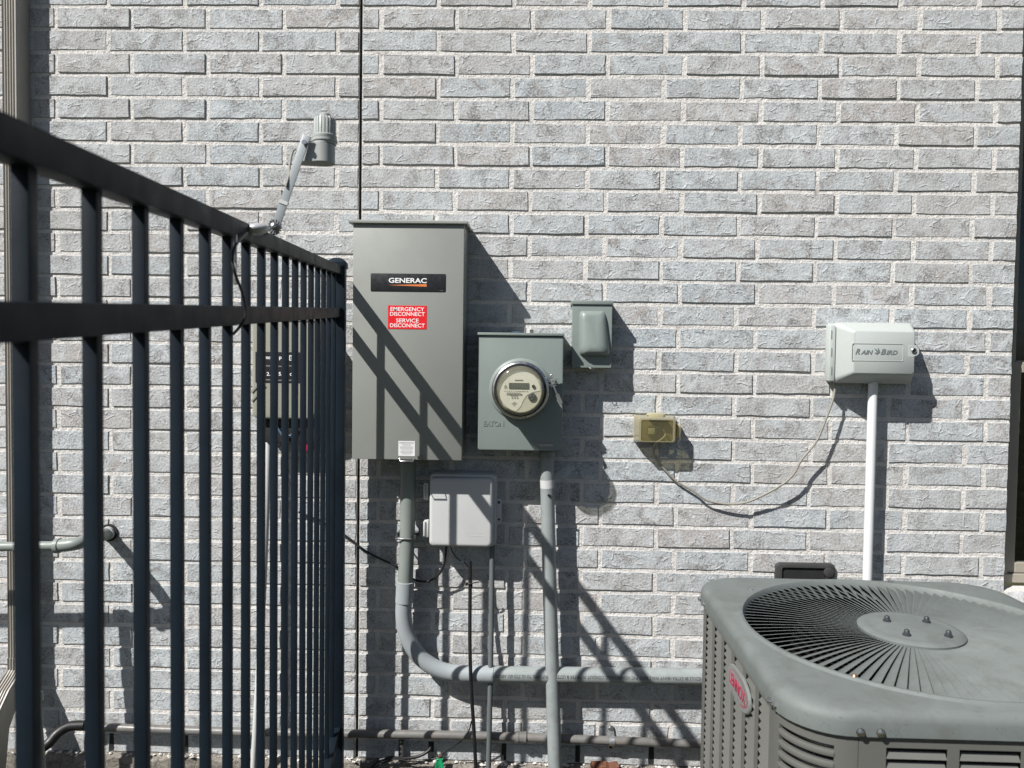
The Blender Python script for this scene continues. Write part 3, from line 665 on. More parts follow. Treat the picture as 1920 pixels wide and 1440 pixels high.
# ------------------------------------------------------------------ irrigation controller and its riser
D = .112; x0, x1, z0, z1 = rect(1563, 605, 1713, 719, .062)
ic = thing('irrigation_controller', 'pale green grey plastic irrigation controller with bird logo and side lock', 'controller', ((x0 + x1) / 2, 0, z0))
g = G(); o_ = rrect(x0 - .002, x1 - .004, z0 + .002, z1 - .002, .010); g.loft([xz(o_, 0), xz(o_, -.043), xz(inset(o_, .002), -.0445)]); obj('back_case', g, M['rain'], ic, 40)
g = G(); rim = rrect(x0, x1, z0, z1, .018, 5); flat = rrect(x0 + .046, x1 - .023, z0 + .035, z1 - .032, .008, 5)
def lerp(A, B, t): return [(a[0] + (b[0] - a[0]) * t, a[1] + (b[1] - a[1]) * t) for a, b in zip(A, B)]
lid_loops = [xz(rim, -.045), xz(rim, -.058), xz(inset(rim, .002), -.0615), xz(inset(rim, .004), -.063)]
for i in range(1, 13):
    t = i / 12; lid_loops.append(xz(lerp(inset(rim, .004), flat, t), -.063 - (D - .063) * (1 - (1 - t) ** 1.3)))
g.loft(lid_loops, True, True); lid = obj('lid', g, M['rain'], ic, 50)
g = G(); a0, a1, b0, b1 = rect(1550, 610, 1564, 714, .06); g.loft([[(a0, -.045, b0), (a1, -.045, b0), (a1, -.070, b0), (a0 + .006, -.068, b0)], [(a0, -.045, b1), (a1, -.045, b1), (a1, -.070, b1), (a0 + .006, -.068, b1)]]); hs = obj('hinge_strip', g, M['rain'], ic, 40, .003)
for py in (627, 660, 695):
    g = G(); a0, a1, b0, b1 = rect(1556.5, py - 8, 1559.5, py + 8, .0695); g.bar(((a0 + a1) / 2 + .002, -.0698, b0), ((a0 + a1) / 2 - .001 + .003, -.0698, b1), .0012, .0025); obj('hinge_slot', g, M['letter'], hs)
yf = -D
g = G(); a0, a1, b0, b1 = rect(1597, 644, 1694, 677, D); o_ = rrect(a0, a1, b0, b1, .004); i_ = inset(o_, .0016)
g.loft([xz(o_, yf + .001), xz(o_, yf - .0012), xz(i_, yf - .0012), xz(i_, yf + .001)], False, False); obj('logo_panel_rim', g, M['rain'], ic)
lz = P(1645, 659.5, D).z; yl = yf - .0004; lx = lambda px: P(px, 660, D).x
def sh(cx_): return lambda x, y, h: (cx_ + x + y * .28, yl - h, lz + y)
for t, p0, p1, hh in (('R', 1604.5, 1615, .0182), ('AIN', 1614.5, 1636.5, .0142), ('B', 1652, 1662.5, .0182), ('IRD', 1662, 1684, .0142)):
    c_ = lx((p0 + p1) / 2); lettering(t, .02, M['letter'], lid, (lambda c__, d__: lambda x, y, h: (c__ + x + y * .3, yl - h, lz + d__ + y))(c_, (hh - .0182) / 2), bold=.03, w=lx(p1) - lx(p0) - .0035, h=hh, depth=.0005)
bx = lx(1645.5)
g = G()
for poly in ([(-.011, .0105), (-.0035, .0075), (.0005, .0015), (-.003, -.0005)], [(.0, .0125), (.0045, .0085), (.0065, .003), (.0015, -.001), (.0005, .004)], [(-.003, -.0005), (.0015, -.001), (.0065, .003), (.0085, -.0015), (.003, -.0055), (-.0015, -.0095), (-.0105, -.0035), (-.004, -.0032)]):
    g.loft([[(bx + x, yl, lz + z) for x, z in poly], [(bx + x, yl - .0005, lz + z) for x, z in poly]])
obj('bird_emblem', g, M['letter'], lid)
c = P(1699, 633, D); o_ = rrect(c.x - .0105, c.x + .0105, c.z - .0045, c.z + .0045, .0042); g = G(); g.loft([xz(o_, yf + .012), xz(o_, yf + .003)]); obj('hasp_slot', g, M['letter'], ic)
c = P(1713, 657.5, D); hexa = [(c.x - .018, c.z + .019), (c.x + .000, c.z + .0195), (c.x + .010, c.z + .017), (c.x + .019, c.z + .007), (c.x + .019, c.z - .010), (c.x + .013, c.z - .016), (c.x - .003, c.z - .0225), (c.x - .018, c.z - .021)]
g = G(); g.loft([xz(hexa, -.072), xz(hexa, -D + .002), xz(inset(hexa, .002), -D - .0005)]); lp = obj('lock_tab', g, M['rain'], ic, 40)
g = G(); g.lathe([(.0085, -.002), (.0085, .003), (.0065, .0045), (.0062, .0025), (.0005, .0025)], (c.x, -D - .0005, c.z), (0, -1, 0), 24); lk = obj('key_lock', g, M['steel'], lp, 40)
g = G(); g.lathe([(.0058, .0), (.0058, .0028)], (c.x, -D - .0005, c.z), (0, -1, 0), 20); obj('lock_core', g, M['rubber'], lp, 40)
t0, t1 = P(1637, 716, .05), P(1634, 1145, .05)
g = G(); g.tube([(t0.x, -.05, t0.z + .01), (t0.x - .0005, -.05, .25), (t0.x - .001, -.05, GZ - .02)], .0150, 20); wc = obj('white_conduit', g, M['white'], None, 60)
tag(wc, 'white plastic riser pipe under the irrigation controller', 'pipe')

# ------------------------------------------------------------------ conduits and pipes on the wall
def pipe(name, label, pts, r, mat, n=20, cat='pipe', steps=8, smooth=True):
    ps = [P(*q) for q in pts]
    t = thing(name, label, cat, ps[-1])
    g = G(); g.tube(curve(ps, steps) if smooth else ps, r, n); obj('tube', g, mat, t, 60)
    return t
def sleeve(t, name, a, b, r, mat, lip=0):
    a, b = Vector(a), Vector(b); L = (b - a).length
    g = G(); g.lathe([(r - .003, 0), (r, .001), (r, L - .001), (r - .003, L)], a, b - a, 24); return obj(name, g, mat, t, 40)
sc = thing('switch_conduit', 'thick grey conduit dropping from the transfer switch and sweeping right along the wall', 'conduit', P(757, 1128, .06))
up = [P(765.5, 858, .06), P(764, 1000, .06), P(760, 1092, .06)]
g = G(); g.tube(up, .0255, 24); obj('upper_tube', g, M['pvcg'], sc, 60)
sleeve(sc, 'coupling', P(760, 1090, .06), P(758, 1129, .06), .0305, M['pvc2'])
el = curve([P(*q) for q in ((758.5, 1112, .06), (757, 1132, .06), (757, 1160, .06), (763, 1190, .06), (778, 1220, .06), (802, 1244, .06), (832, 1258, .06), (866, 1263, .06), (905, 1264, .06))], 6)
g = G(); g.tube(el, .0275, 24); obj('elbow', g, M['pvc2'], sc, 60)
h0, h1 = P(888, 1263.7, .06), P(1318, 1269, .06); hd = (h1 - h0).normalized()
g = G(); g.tube([h0, h1, h1 + hd * .55], .0272, 28); ht_ = obj('horizontal_tube', g, M['pvc'], sc, 60)
sleeve(sc, 'bell_end', P(884, 1263.6, .06), P(926, 1264.2, .06), .0292, M['pvc2'])
txt = 'SCHEDULE 80 EXTRA HEAVY WALL RIGID PVC NONMETALLIC CONDUIT INTERTEK & LISTED  CONFORMS TO UL STD 651 ABOVE'
e0 = P(1322, 1269, .06); tl = (e0 - P(929, 1264.3, .06)).length
def round_pipe(x, y, h):            # printed upside down along the pipe
    c_ = e0 - hd * (x + tl / 2); a = .16 - y / .0272
    return c_ + Vector((0, -math.cos(a), math.sin(a))) * (.0275 + h)
lettering(txt, .012, M['inkblack'], ht_, round_pipe, w=tl, h=.0105, depth=.0002, name='printed_lettering', res=2)
g = G(); c = P(762, 1007, .06); g.tube([(c.x - .036, -.02, c.z), (c.x - .034, -.06, c.z), (c.x - .029, -.085, c.z), (c.x, -.0885, c.z), (c.x + .029, -.085, c.z), (c.x + .034, -.06, c.z), (c.x + .036, -.02, c.z)], .003, 8); g.lathe([(.005, 0), (.005, .012)], (c.x - .031, -.075, c.z - .006), (0, 0, 1), 8); g.lathe([(.005, 0), (.005, .016)], (c.x + .031, -.075, c.z - .006), (0, 0, 1), 8); g.box(c.x - .036, c.x + .036, -.030, -.003, c.z - .008, c.z + .008)
obj('pipe_clamp', g, M['darksteel'], sc, 50)

mt = thing('meter_conduit', 'upright grey conduit running from the meter socket down to the ground', 'conduit', P(1040, 1450, .062))
mp_ = [P(1025, 845, .062), P(1026, 905, .062), P(1030, 1080, .064), P(1036, 1280, .068), P(1041, 1450, .072)]
g = G(); g.tube(curve(mp_, 5), .0236, 24); obj('tube', g, M['pvc'], mt, 60)
sleeve(mt, 'adapter', P(1025, 846, .062), P(1025.2, 858, .062), .0275, M['pvcg'])
sleeve(mt, 'paper_label', P(1025.8, 899, .062), P(1026.4, 915, .062), .0240, M['nid'])
g = G(); c = P(1029, 928, .089); g.tube([c + Vector((-.004, 0, 0)), c + Vector((.008, .001, -.003))], .0032, 8); obj('clip', g, M['rubber'], mt)

pipe('thin_conduit', 'thin dark grey conduit hanging from the telephone junction box', ((923, 1010, .055), (922.5, 1060, .055), (921.5, 1160, .060), (919, 1300, .066), (915.5, 1455, .07)), .0088, M['pvcd'], 14, 'conduit')
# horizontal gas pipe at the foot of the wall
fpz = thing('gas_pipe', 'dark grey pipe with straps running along the foot of the wall', 'pipe', P(640, 1375, .035))
fl = [P(150, 1362, .035), P(420, 1371.5, .035), P(650, 1375.5, .035), P(900, 1379.5, .035), P(1310, 1395, .035)]
fl.append(fl[-1] + (fl[-1] - fl[-2]).normalized() * .5)
g = G(); g.tube(curve(fl, 5), .0142, 18); obj('tube', g, M['pipe'], fpz, 60)
sleeve(fpz, 'coupling', P(966, 1382, .035), P(988, 1382.8, .035), .0185, M['pipe']); sleeve(fpz, 'coupling_rim', P(968.5, 1382.1, .035), P(973, 1382.3, .035), .0205, M['pipe']); sleeve(fpz, 'coupling_rim', P(982, 1382.6, .035), P(987, 1382.8, .035), .0205, M['pipe'])
c = P(1147, 1389, .035); g = G(); arc = [(c.x, -.035 - .0165 * math.sin(a), c.z + .0165 * math.cos(a)) for a in [PI * i / 8 for i in range(9)]]
g.loft([[(x - .0095, y, z), (x + .0095, y, z), (x + .0095, y + .0012, z), (x - .0095, y + .0012, z)] for x, y, z in [(c.x, -.006, c.z + .034), (c.x, -.010, c.z + .017)] + arc + [(c.x, -.010, c.z - .017), (c.x, -.006, c.z - .044)]]); sp_ = obj('pipe_strap', g, M['galv'], fpz, 60)
g = G(); g.lathe([(.010, 0), (.010, .004), (.006, .008)], (c.x - .001, -.006, c.z + .031), (0, -1, 0), 6); obj('strap_bolt', g, M['darksteel'], sp_); g = G(); g.lathe([(.005, 0), (.005, .002)], (c.x, -.007, c.z - .036), (0, -1, 0), 12); obj('strap_hole', g, M['dark'], sp_)
c = P(751, 1400, .03); g = G(); g.box(c.x - .0085, c.x + .0085, -.022, -.019, c.z - .055, c.z + .02); ps_ = obj('perforated_strap', g, M['vent'], fpz)
for dz in (-.003, .012, -.022, -.037):
    g = G(); g.lathe([(.0038, 0), (.0038, .0006)], (c.x - .001, -.022, c.z + dz), (0, -1, 0), 10); obj('strap_rivet', g, M['galv'], ps_)
bf = pipe('flexible_conduit', 'black flexible conduit bending down from the foot pipe behind the fence', ((158, 1360, .04), (130, 1362, .05), (108, 1375, .07), (92, 1393, .09), (72, 1408, .11), (55, 1425, .12)), .0165, M['rubber'], 14, 'conduit')
# grey drain pipe turning into the wall at the far left, with its drop leg
lp_ = thing('drain_pipe', 'grey plastic pipe crossing in front of the downspout and elbowing into the wall', 'pipe', P(60, 1430, .2))
g = G(); g.tube([P(-420, 1028, .2), P(-100, 1026.5, .2), P(118, 1023, .2)], .0150, 18); obj('tube', g, M['pvcg'], lp_, 60)
g = G(); g.tube(curve([P(104, 1023.5, .2), P(126, 1022, .2), P(145, 1019, .193), P(160, 1014, .170), P(176, 1009, .12), P(203, 1000, .0)], 6), .0205, 20); obj('elbow', g, M['pvcg'], lp_, 60)
sleeve(lp_, 'collar', P(104, 1023.6, .2), P(113, 1023.2, .2), .0238, M['pvcg'])
g = G(); c = P(206, 998, 0); g.lathe([(.030, -.002), (.030, .002)], (c.x, -.004, c.z), (0, -1, 0), 24); obj('dark_gap_disc', g, M['dark'], lp_)  # dark disc stands in for the shaded gap where the pipe enters the bricks
g = G(); g.lathe([(.023, 0), (.023, .012)], (c.x - .002, -.006, c.z - .001), (0, -1, 0), 24); obj('pipe_end', g, M['nid'], lp_, 40)
g = G(); g.tube([P(45, 1026, .2), P(52, 1150, .2), P(66, 1300, .2), P(78, 1460, .2)], .0150, 16); obj('drop_leg', g, M['pvcg'], lp_, 60)
sleeve(lp_, 'tee', P(30, 1025, .2), P(60, 1024.5, .2), .0205, M['pvcg']); sleeve(lp_, 'drop_collar', P(66, 1296, .2), P(68, 1316, .2), .021, M['pvcg'])
# cables
def cable(name, label, pts, r, mat='rubber', steps=7, n=8, cat='cable'):
    g = G(); g.tube(curve([P(*q) for q in pts], steps), r, n); return tag(obj(name, g, M[mat], None, 60), label, cat)
cable('coaxial_cable', 'black cable looping from the fence post behind the conduit up into the junction box', ((560, 960, .012), (610, 982, .012), (650, 1006, .012), (690, 1036, .014), (745, 1063, .014), (775, 1086, .018), (800, 1090, .030), (820, 1080, .045), (833, 1058, .056), (837, 1022, .06)), .0038)
cable('thin_black_wire', 'thin black wire from the junction box to the tied black cable', ((844, 1022, .05), (849, 1036, .05), (860, 1049, .05), (872, 1056, .058), (880, 1066, .064)), .0020)
bc = thing('ground_cable', 'thick black cable with zip ties hanging in front of the horizontal conduit', 'cable', P(893, 1450, .1))
g = G(); g.tube(curve([P(*q) for q in ((881, 1052, .07), (881.5, 1100, .075), (881, 1200, .095), (883.5, 1290, .10), (888, 1360, .098), (893, 1455, .098))], 6), .0062, 10); obj('tube', g, M['rubber'], bc, 60)
g = G(); c = P(881, 1093, .075); g.tube([c + Vector((-.014, -.004, -.002)), c + Vector((0, -.008, -.001)), c + Vector((.018, -.004, .003)), c + Vector((.030, 0, .004))], .0022, 6); g.tube([c + Vector((-.004, -.006, .02)), c + Vector((.006, -.004, .01)), c + Vector((.008, 0, -.012)), c + Vector((.0, -.008, -.018))], .0018, 6); g.box(c.x - .014, c.x - .006, c.y - .01, c.y - .003, c.z - .006, c.z + .002); obj('zip_tie', g, M['rubber'], bc)
cable('thin_ground_wire', 'thin black wire curling from the black cable to the green clip', ((884, 1352, .10), (879, 1370, .09), (866, 1388, .075), (848, 1401, .06), (832, 1412, .05), (822, 1421, .045)), .0022)
cable('buried_cable', 'black cable curving out of the grass beside the perforated strap', ((690, 1446, .05), (706, 1428, .045), (730, 1421, .04), (760, 1422, .035), (785, 1418, .03), (803, 1408, .022), (808, 1400, .012)), .0055)
cable('fallen_wire', 'thin dark wire lying along the foundation towards the green clip', ((700, 1440, .06), (735, 1424, .045), (770, 1427, .045), (800, 1426, .045), (822, 1420, .046)), .0024)
gc = thing('green_clip', 'green plastic wire clip lying at the foot of the wall', 'clip', P(824, 1440, .05))
c = P(824, 1427, .05); g = G()
for a, b in (((-.004, 0, .012), (-.012, 0, -.03)), ((.002, -.004, .012), (.014, -.008, -.026)), ((-.002, .002, .012), (.004, .0, -.03)), ((-.010, 0, .008), (.012, 0, .010))): g.bar(c + Vector(a), c + Vector(b), .010, .003, (1, .3, .3))
obj('jaws', g, M['green'], gc, None, .001)
g = G(); g.tube([c + Vector((-.002, 0, .010)), c + Vector((.004, -.002, .022))], .006, 8); obj('crimp', g, M['copper'], gc, 50)

# ------------------------------------------------------------------ downspout
x0, x1 = P(1.5, 100, .066).x, P(31.5, 100, .066).x
ds = thing('downspout', 'greige ribbed metal downspout on the wall at the left edge', 'downspout', ((x0 + x1) / 2, 0, 0))
prof = [(x0, -.001), (x1, -.001), (x1, -.060), (x1 - .003, -.066)]
n = 5; wd = (x1 - x0 - .010)
for i in range(n):
    a = x1 - .005 - wd * i / n; prof += [(a, -.066), (a - wd / n * .30, -.066), (a - wd / n * .42, -.0615), (a - wd / n * .80, -.0615)]
prof += [(x0 + .004, -.066), (x0, -.060)]
g = G(); g.loft([[(x, y, z) for x, y in prof] for z in (.25, 1.0, 2.0, ZTOP * CH)]); obj('tube', g, M['down'], ds)
g = G(); cx = (x0 + x1) / 2
loops = []
for i, (dx, dy, z, k_) in enumerate(((0, 0, .275, 1.04), (0, 0, .235, 1.04), (0, -.02, .205, 1.04), (-.002, -.06, .165, 1.04), (-.004, -.10, .125, 1.04), (-.006, -.125, .07, 1.04), (-.008, -.13, .01, 1.04), (-.010, -.135, -.06, 1.04), (-.014, -.15, -.15, 1.04))):
    tilt = (0, 0, .5, .8, .6, .2, -.1, -.3, -.5)[i]
    loops.append([(cx + (x - cx) * k_ + dx, (y + .033) * k_ - .034 + dy, z + (y + .033) * -tilt + 0 * x) for x, y in prof])
g.loft(loops); obj('outlet_elbow', g, M['down'], ds)

# ------------------------------------------------------------------ beige control box seen between the pickets
D = .10; x0, x1, z0, z1 = rect(472, 588, 592, 786, D)
hb = thing('beige_equipment_box', 'beige plastic equipment box with a black label behind the fence pickets', 'equipment box', ((x0 + x1) / 2, 0, z0))
g = G(); pad(g, rrect(x0, x1, z0, z1, .022, 6), 0, -D, .008, 4); obj('case', g, M['beige'], hb, 40)
g = G(); a0, a1, b0, b1 = rect(472, 596, 592, 602, D); g.box(a0 + .002, a1 - .002, -D - .003, -D + .002, b0, b1); obj('top_ridge', g, M['beige'], hb, 40, .001)
g = G(); p, q = P(470, 735, D), P(520, 700, D); g.bar((p.x + .004, -D - .001, p.z), (q.x - .04, -D - .001, q.z - .012), .006, .004, (0, 0, 1)); g.bar((p.x + .004, -D - .001, p.z - .03), (q.x - .04, -D - .001, q.z - .042), .006, .004, (0, 0, 1)); obj('moulded_rib', g, M['beige'], hb)
a0, a1, b0, b1 = rect(479, 660, 563, 718, D); g = G(); pad(g, rrect(a0, a1, b0, b1, .002), -D + .001, -D - .0012, .0005, 1); lb = obj('label', g, M['label_black'], hb)
for t, px, py, wd, hh in (('no', 503.5, 671, .0155, .0085), ('p', 526, 672, .008, .012), ('2.', 503.5, 701, .0115, .012), ('5.', 526, 701, .0115, .012), ('o', 546, 702, .0085, .009)):
    c = P(px, py, D); lettering(t, .016, M['ink_white'], lb, on_wall((c.x, -D - .0012, c.z)), bold=.02, w=wd, h=hh)
c = P(546, 671, D); g = G(); g.box(c.x - .006, c.x + .007, -D - .0018, -D - .001, c.z - .009, c.z + .009); wb = obj('white_square', g, M['label_white'], lb)
lettering('b', .016, M['inkblack'], wb, on_wall((c.x + .001, -D - .0018, c.z)), bold=.02, w=.008, h=.012)
g = G()
for px, py in ((503, 686), (526, 687), (546, 686), (503, 712), (526, 713), (546, 713)):
    c = P(px, py, D); g.box(c.x - .007, c.x + .007, -D - .0016, -D - .001, c.z - .0018, c.z + .0018)
obj('fine_print', g, M['ink'], lb)
g = G(); a0, a1, b0, b1 = rect(497, 784, 592, 830, .07); g.box(a0, a1, -.075, -.004, b0, b1); obj('lower_housing', g, M['dark'], hb, 40, .003)
g = G(); c = P(528, 815, .085); g.tube([(c.x - .02, -.08, c.z + .03), (c.x, -.085, c.z), (c.x + .03, -.085, c.z - .004), (c.x + .05, -.08, c.z + .02)], .004, 8); obj('blue_tube', g, M['blue'], hb, 60)
g = G(); a0, a1, b0, b1 = rect(573, 822, 581, 846, .06); g.box(a0, a1, -.07, -.01, b0, b1); obj('red_valve', g, M['crimson'], hb, 40, .002)
pipe('box_conduit', 'pale slanting conduit dropping from the beige box behind the pickets', ((505, 790, .05), (503, 860, .05), (494, 1100, .06), (483, 1300, .07), (474, 1460, .08)), .0105, M['nid'], 14, 'conduit')

# ------------------------------------------------------------------ fence
FX, FY, FDX = -.633, -.118, .1355
def fpt(t, z): return Vector((FX + FDX * t, FY - t, z))
FANG = math.atan(FDX); fside = Vector((math.cos(FANG), math.sin(FANG), 0)); fdir = Vector((FDX, -1, 0)).normalized()
fn = thing('metal_fence', 'black metal picket fence running from the wall towards the viewer', 'fence', (FX, FY, GZ - .01))
def fbar(name, a, b, w_, h_, bev=.0012):
    g = G(); g.bar(a, b, w_, h_, fside); return obj(name, g, M['black'], fn, 40, bev)
TEND = 2.52
pz = P(633, 497, .1).z
g = G(); s_ = .0255
def sq(c_, s__, z): return [Vector((c_.x, c_.y, z)) + fside * (a * s__) + fdir * (b * s__) for a, b in ((1, 1), (-1, 1), (-1, -1), (1, -1))]
c = fpt(0, 0); g.loft([sq(c, s_, GZ - .05), sq(c, s_, pz)]); post = obj('post', g, M['black'], fn, 40, .002)
g = G(); g.loft([sq(c, .0295, pz - .012), sq(c, .0295, pz + .006), sq(c, .026, pz + .010), sq(c, .015, pz + .0185), sq(c, .004, pz + .0215)]); obj('post_cap', g, M['black'], post, 40, .0008)
for nm, za, zb, sl_, w_, h_ in (('rail', 1.6205, 1.5930, .0688, .027, None), ('rail', 1.4837, 1.4546, .0640, .025, None), ('rail', .10, .068, .064, .030, None)):
    zc = (za + zb) / 2; g = G(); g.bar(fpt(.026, zc - sl_ * .026), fpt(TEND, zc - sl_ * TEND), w_, za - zb, fside); rl_ = obj('rail', g, M['black'], fn, 40, .0016)
    g = G(); p = fpt(.034, zc - sl_ * .034); g.bar(p - fdir * .008, p + fdir * .008, w_ + .007, za - zb + .006, fside); obj('rail_bracket', g, M['black'], rl_, 40, .001)
n = 0; t = .0719; first = None
while t < TEND:
    zt = 1.595 - .0688 * t; zb = -.02 - .064 * t; L = zt - zb; p = fpt(t, zb)
    if first is None:
        g = G(); q = .0067; g.loft([sq(Vector((0, 0, 0)), q, 0), sq(Vector((0, 0, 0)), q, 1)]); first = obj('picket', g, M['black'], fn, 40, .0009, loc=(0, 0, 0)); o = first
    else: o = copy(first, fn)
    o.location = p - fn.location - fside * .0037; o.scale = (1, 1, L); t += .11297
c = fpt(TEND + .02, 0); g = G(); g.loft([sq(c, s_, GZ - .3), sq(c, s_, pz - .0688 * TEND)]); obj('post', g, M['black'], fn, 40, .002)

# ------------------------------------------------------------------ rain sensor clamped to the fence rail
D = 1.225
rs = thing('rain_sensor', 'pale grey rain sensor on a tilted metal arm clamped to the fence rail', 'sensor', P(490, 432, D))
a, b = P(517, 424, D), P(571, 266, D)
g = G(); g.bar(a, b + (b - a).normalized() * .012, .0150, .0028, (1, 0, .35)); obj('arm', g, M['pvc2'], rs, 40, .0008)
g = G(); m_ = a + (b - a) * .28; g.bar(m_ - (b - a).normalized() * .003, m_ + (b - a).normalized() * .003, .0165, .006, (1, 0, .35)); obj('cable_tie', g, M['nid'], rs)
c = P(480, 430, 1.355); g = G(); g.loft([[c + Vector((.021 * h, r_ * math.cos(2 * PI * j / 16) * 1.1, r_ * math.sin(2 * PI * j / 16) * .55 + .002 * h)) for j in range(16)] for h, r_ in ((-1, .001), (-.85, .009), (-.4, .0165), (.2, .0175), (.7, .0125), (1, .006))]); obj('clamp_body', g, M['silver'], rs, 70)
c = P(515, 426, D); g = G()
for i in range(14):
    an = 2 * PI * i / 14; u = Vector((math.cos(an) * .8 + .0, .35 * math.cos(an), math.sin(an))); g.bar(c + u * .002, c + u * .0135, .0032, .010, (math.sin(an), .0, -math.cos(an)))
g.lathe([(.0065, -.006), (.0065, .008), (.003, .010)], c, (.3, -1, .1), 12); obj('knurled_nut', g, M['darksteel'], rs)
c = P(571, 267, D + .004); g = G(); g.lathe([(.0046, 0), (.0046, .003), (.0036, .0045), (.0012, .0045)], c, (0, -1, 0), 12); obj('pivot_screw', g, M['steel'], rs, 40)
a0, a1, b0, b1 = rect(551, 264, 620, 299, D); yc = -D + .028
outl = []
for i in range(13): an = -PI / 2 + PI * i / 12; outl.append((a1 - .0225 + .0225 * math.cos(an), yc + .0225 * math.sin(an)))
outl += [(a0 + .004, yc + .016), (a0, yc + .010), (a0, yc - .010), (a0 + .004, yc - .016)]
g = G(); g.loft([[(x, y, z) for x, y in outl] for z in (b0, b0 + .003, b1)]); hsn = obj('housing', g, M['sensor'], rs, 40)
cx = (P(582, 240, D).x + P(620, 240, D).x) / 2; zt = P(600, 212, D).z; zb = P(600, 262, D).z
g = G(); g.lathe([(.0205, 0), (.0205, .004), (.0225, .005), (.0225, .009), (.0195, .010), (.0195, .013)], (cx, yc, zb - .001), (0, 0, 1), 32); obj('collar', g, M['sensor'], rs, 40)
g = G(); Lc = []
for z, k in ((zb + .012, 1), (zt - .003, .98), (zt, .9)): Lc.append([(cx + (.0197 - (.0016 if j % 4 == 0 else 0)) * k * math.cos(2 * PI * j / 80), yc + (.0197 - (.0016 if j % 4 == 0 else 0)) * k * math.sin(2 * PI * j / 80), z) for j in range(80)])
g.loft(Lc); cp_ = obj('ribbed_cap', g, M['sensor'], rs, 30)
g = G(); g.lathe([(.0205, 0), (.0215, .003), (.0215, .0055), (.0195, .007)], (cx, yc, zb + .009), (0, 0, 1), 32); obj('cap_ring', g, M['sensor'], cp_, 40)
g = G(); g.lathe([(.0105, -.002), (.0105, .006), (.009, .0075), (.001, .0076)], (cx, yc, zt), (0, 0, 1), 24); obj('plunger', g, M['sensor'], cp_, 40)
g = G(); g.tube(curve([P(553, 280, D - .02), P(548, 286, D - .012), P(544, 305, D - .006), P(541.5, 330, D), P(536, 350, D + .004)], 6), .0022, 8); obj('lead', g, M['cord'], rs, 60)
g = G(); g.bar(P(441, 440, 1.475), P(441, 534, 1.475), .0052, .003); obj('hanger_strip', g, M['galv'], rs, 40, .0006)
g = G(); g.tube(curve([P(*q) for q in ((464, 437, 1.40), (447, 452, 1.465), (438, 470, 1.49), (436, 490, 1.49), (440, 510, 1.49), (445, 525, 1.48), (453, 545, 1.46), (460, 575, 1.45), (459, 597, 1.45), (450, 612, 1.45), (438, 626, 1.42))], 7), .0022, 8); obj('cable', g, M['rubber'], rs, 60)

# ------------------------------------------------------------------ air conditioner condenser
AX, AY, ATOP = .810, -.978, .7648
AZ0 = GZ - SLOPE * 1.0 + .045; AH = ATOP - AZ0; HW = .378; RC = .105
pd = G(); pd.box(AX - .48, AX + .48, AY - .47, AY + .47, AZ0 - .12, AZ0 - .001)
tag(obj('equipment_pad', pd, PADM, None, 40, .008), 'square concrete pad under the condenser', 'concrete pad')
ac = thing('air_conditioner', 'grey air conditioner condenser with radial fan grille and red oval badge', 'air conditioner', (AX, AY, AZ0), -.008)
def rsq(hw, r, n=10):
    return rrect(-hw, hw, -hw, hw, r, n)
def ring_like(loop, R_): return [(R_ * math.cos(math.atan2(y, x)), R_ * math.sin(math.atan2(y, x))) for x, y in loop]
def dense(loop, k):
    out = []
    for i, p in enumerate(loop):
        q = loop[(i + 1) % len(loop)]; m_ = max(1, int(math.hypot(q[0] - p[0], q[1] - p[1]) / k))
        for j in range(m_): out.append((p[0] + (q[0] - p[0]) * j / m_, p[1] + (q[1] - p[1]) * j / m_))
    return out
base = dense(rsq(HW, RC), .028)
def lp2(d, z): return [(x * (HW - d) / HW, y * (HW - d) / HW, z) for x, y in base]
def lpc(R_, z): return [(x, y, z) for x, y in ring_like(base, R_)]
def lpm(d, R_, t, z):
    A = lp2(d, z); B = lpc(R_, z); return [(a[0] + (b[0] - a[0]) * t, a[1] + (b[1] - a[1]) * t, z) for a, b in zip(A, B)]
GR = .333
g = G(); g.loft([lp2(.006, AH - .043), lp2(.0, AH - .043), lp2(0, AH - .020), lp2(.0018, AH - .0125), lp2(.0065, AH - .006), lp2(.0145, AH - .0018), lpm(.0212, GR + .022, .15, AH - .0015), lpm(.0212, GR + .022, .6, AH), lpc(GR + .018, AH + .0005), lpc(GR + .013, AH + .005), lpc(GR + .007, AH + .0045), lpc(GR + .001, AH - .004), lpc(GR - .001, AH - .04)], False, False)
obj('top_cover', g, M['actop'], ac, 38, world=False)
# radial vanes, each tilted about its own radius
g = G(); N = 98; R0, R1 = .088, GR + .003; VH = .0215; sec = []
for i in range(9):
    f = i / 8; rr = R0 + (R1 - R0) * f; tl_ = math.radians(22); wv = VH * min(1, .36 + .66 * f) * (1 if f < .93 else (1 - (f - .93) * 2)); bow = .010 * math.sin(f * PI) * 0
    top = AH - .004 + .004 * math.sin(f * PI)
    dy, dz = -math.cos(tl_) * wv, -math.sin(tl_) * wv
    sec.append([(rr, bow, top), (rr, bow + .0009, top - .0004), (rr, bow + dy + .0009, top + dz), (rr, bow + dy, top + dz - .0004)])
g.loft(sec); v0 = obj('grille_vane', g, M['actop'], ac, 30, world=False)
for i in range(1, N): copy(v0, ac, rz=2 * PI * i / N)
g = G(); g.lathe([(.102, -.008), (.103, .002), (.098, .0055), (.086, .007), (.078, .006), (.074, .0068), (.002, .008)], (0, .004, AH - .002), (0, 0, 1), 48, True, True); hub = obj('hub_plate', g, M['actop'], ac, 30, world=False)
for x, y in ((-.034, .036), (.050, .036), (-.032, -.046), (.052, -.046)):
    g = G(); g.lathe([(.0082, 0), (.0082, .003), (.0058, .0035), (.0056, .009), (.004, .012), (.0005, .0135)], (x, y, AH + .005), (0, 0, 1), 12); obj('acorn_nut', g, M['nut'], hub, 40, world=False)
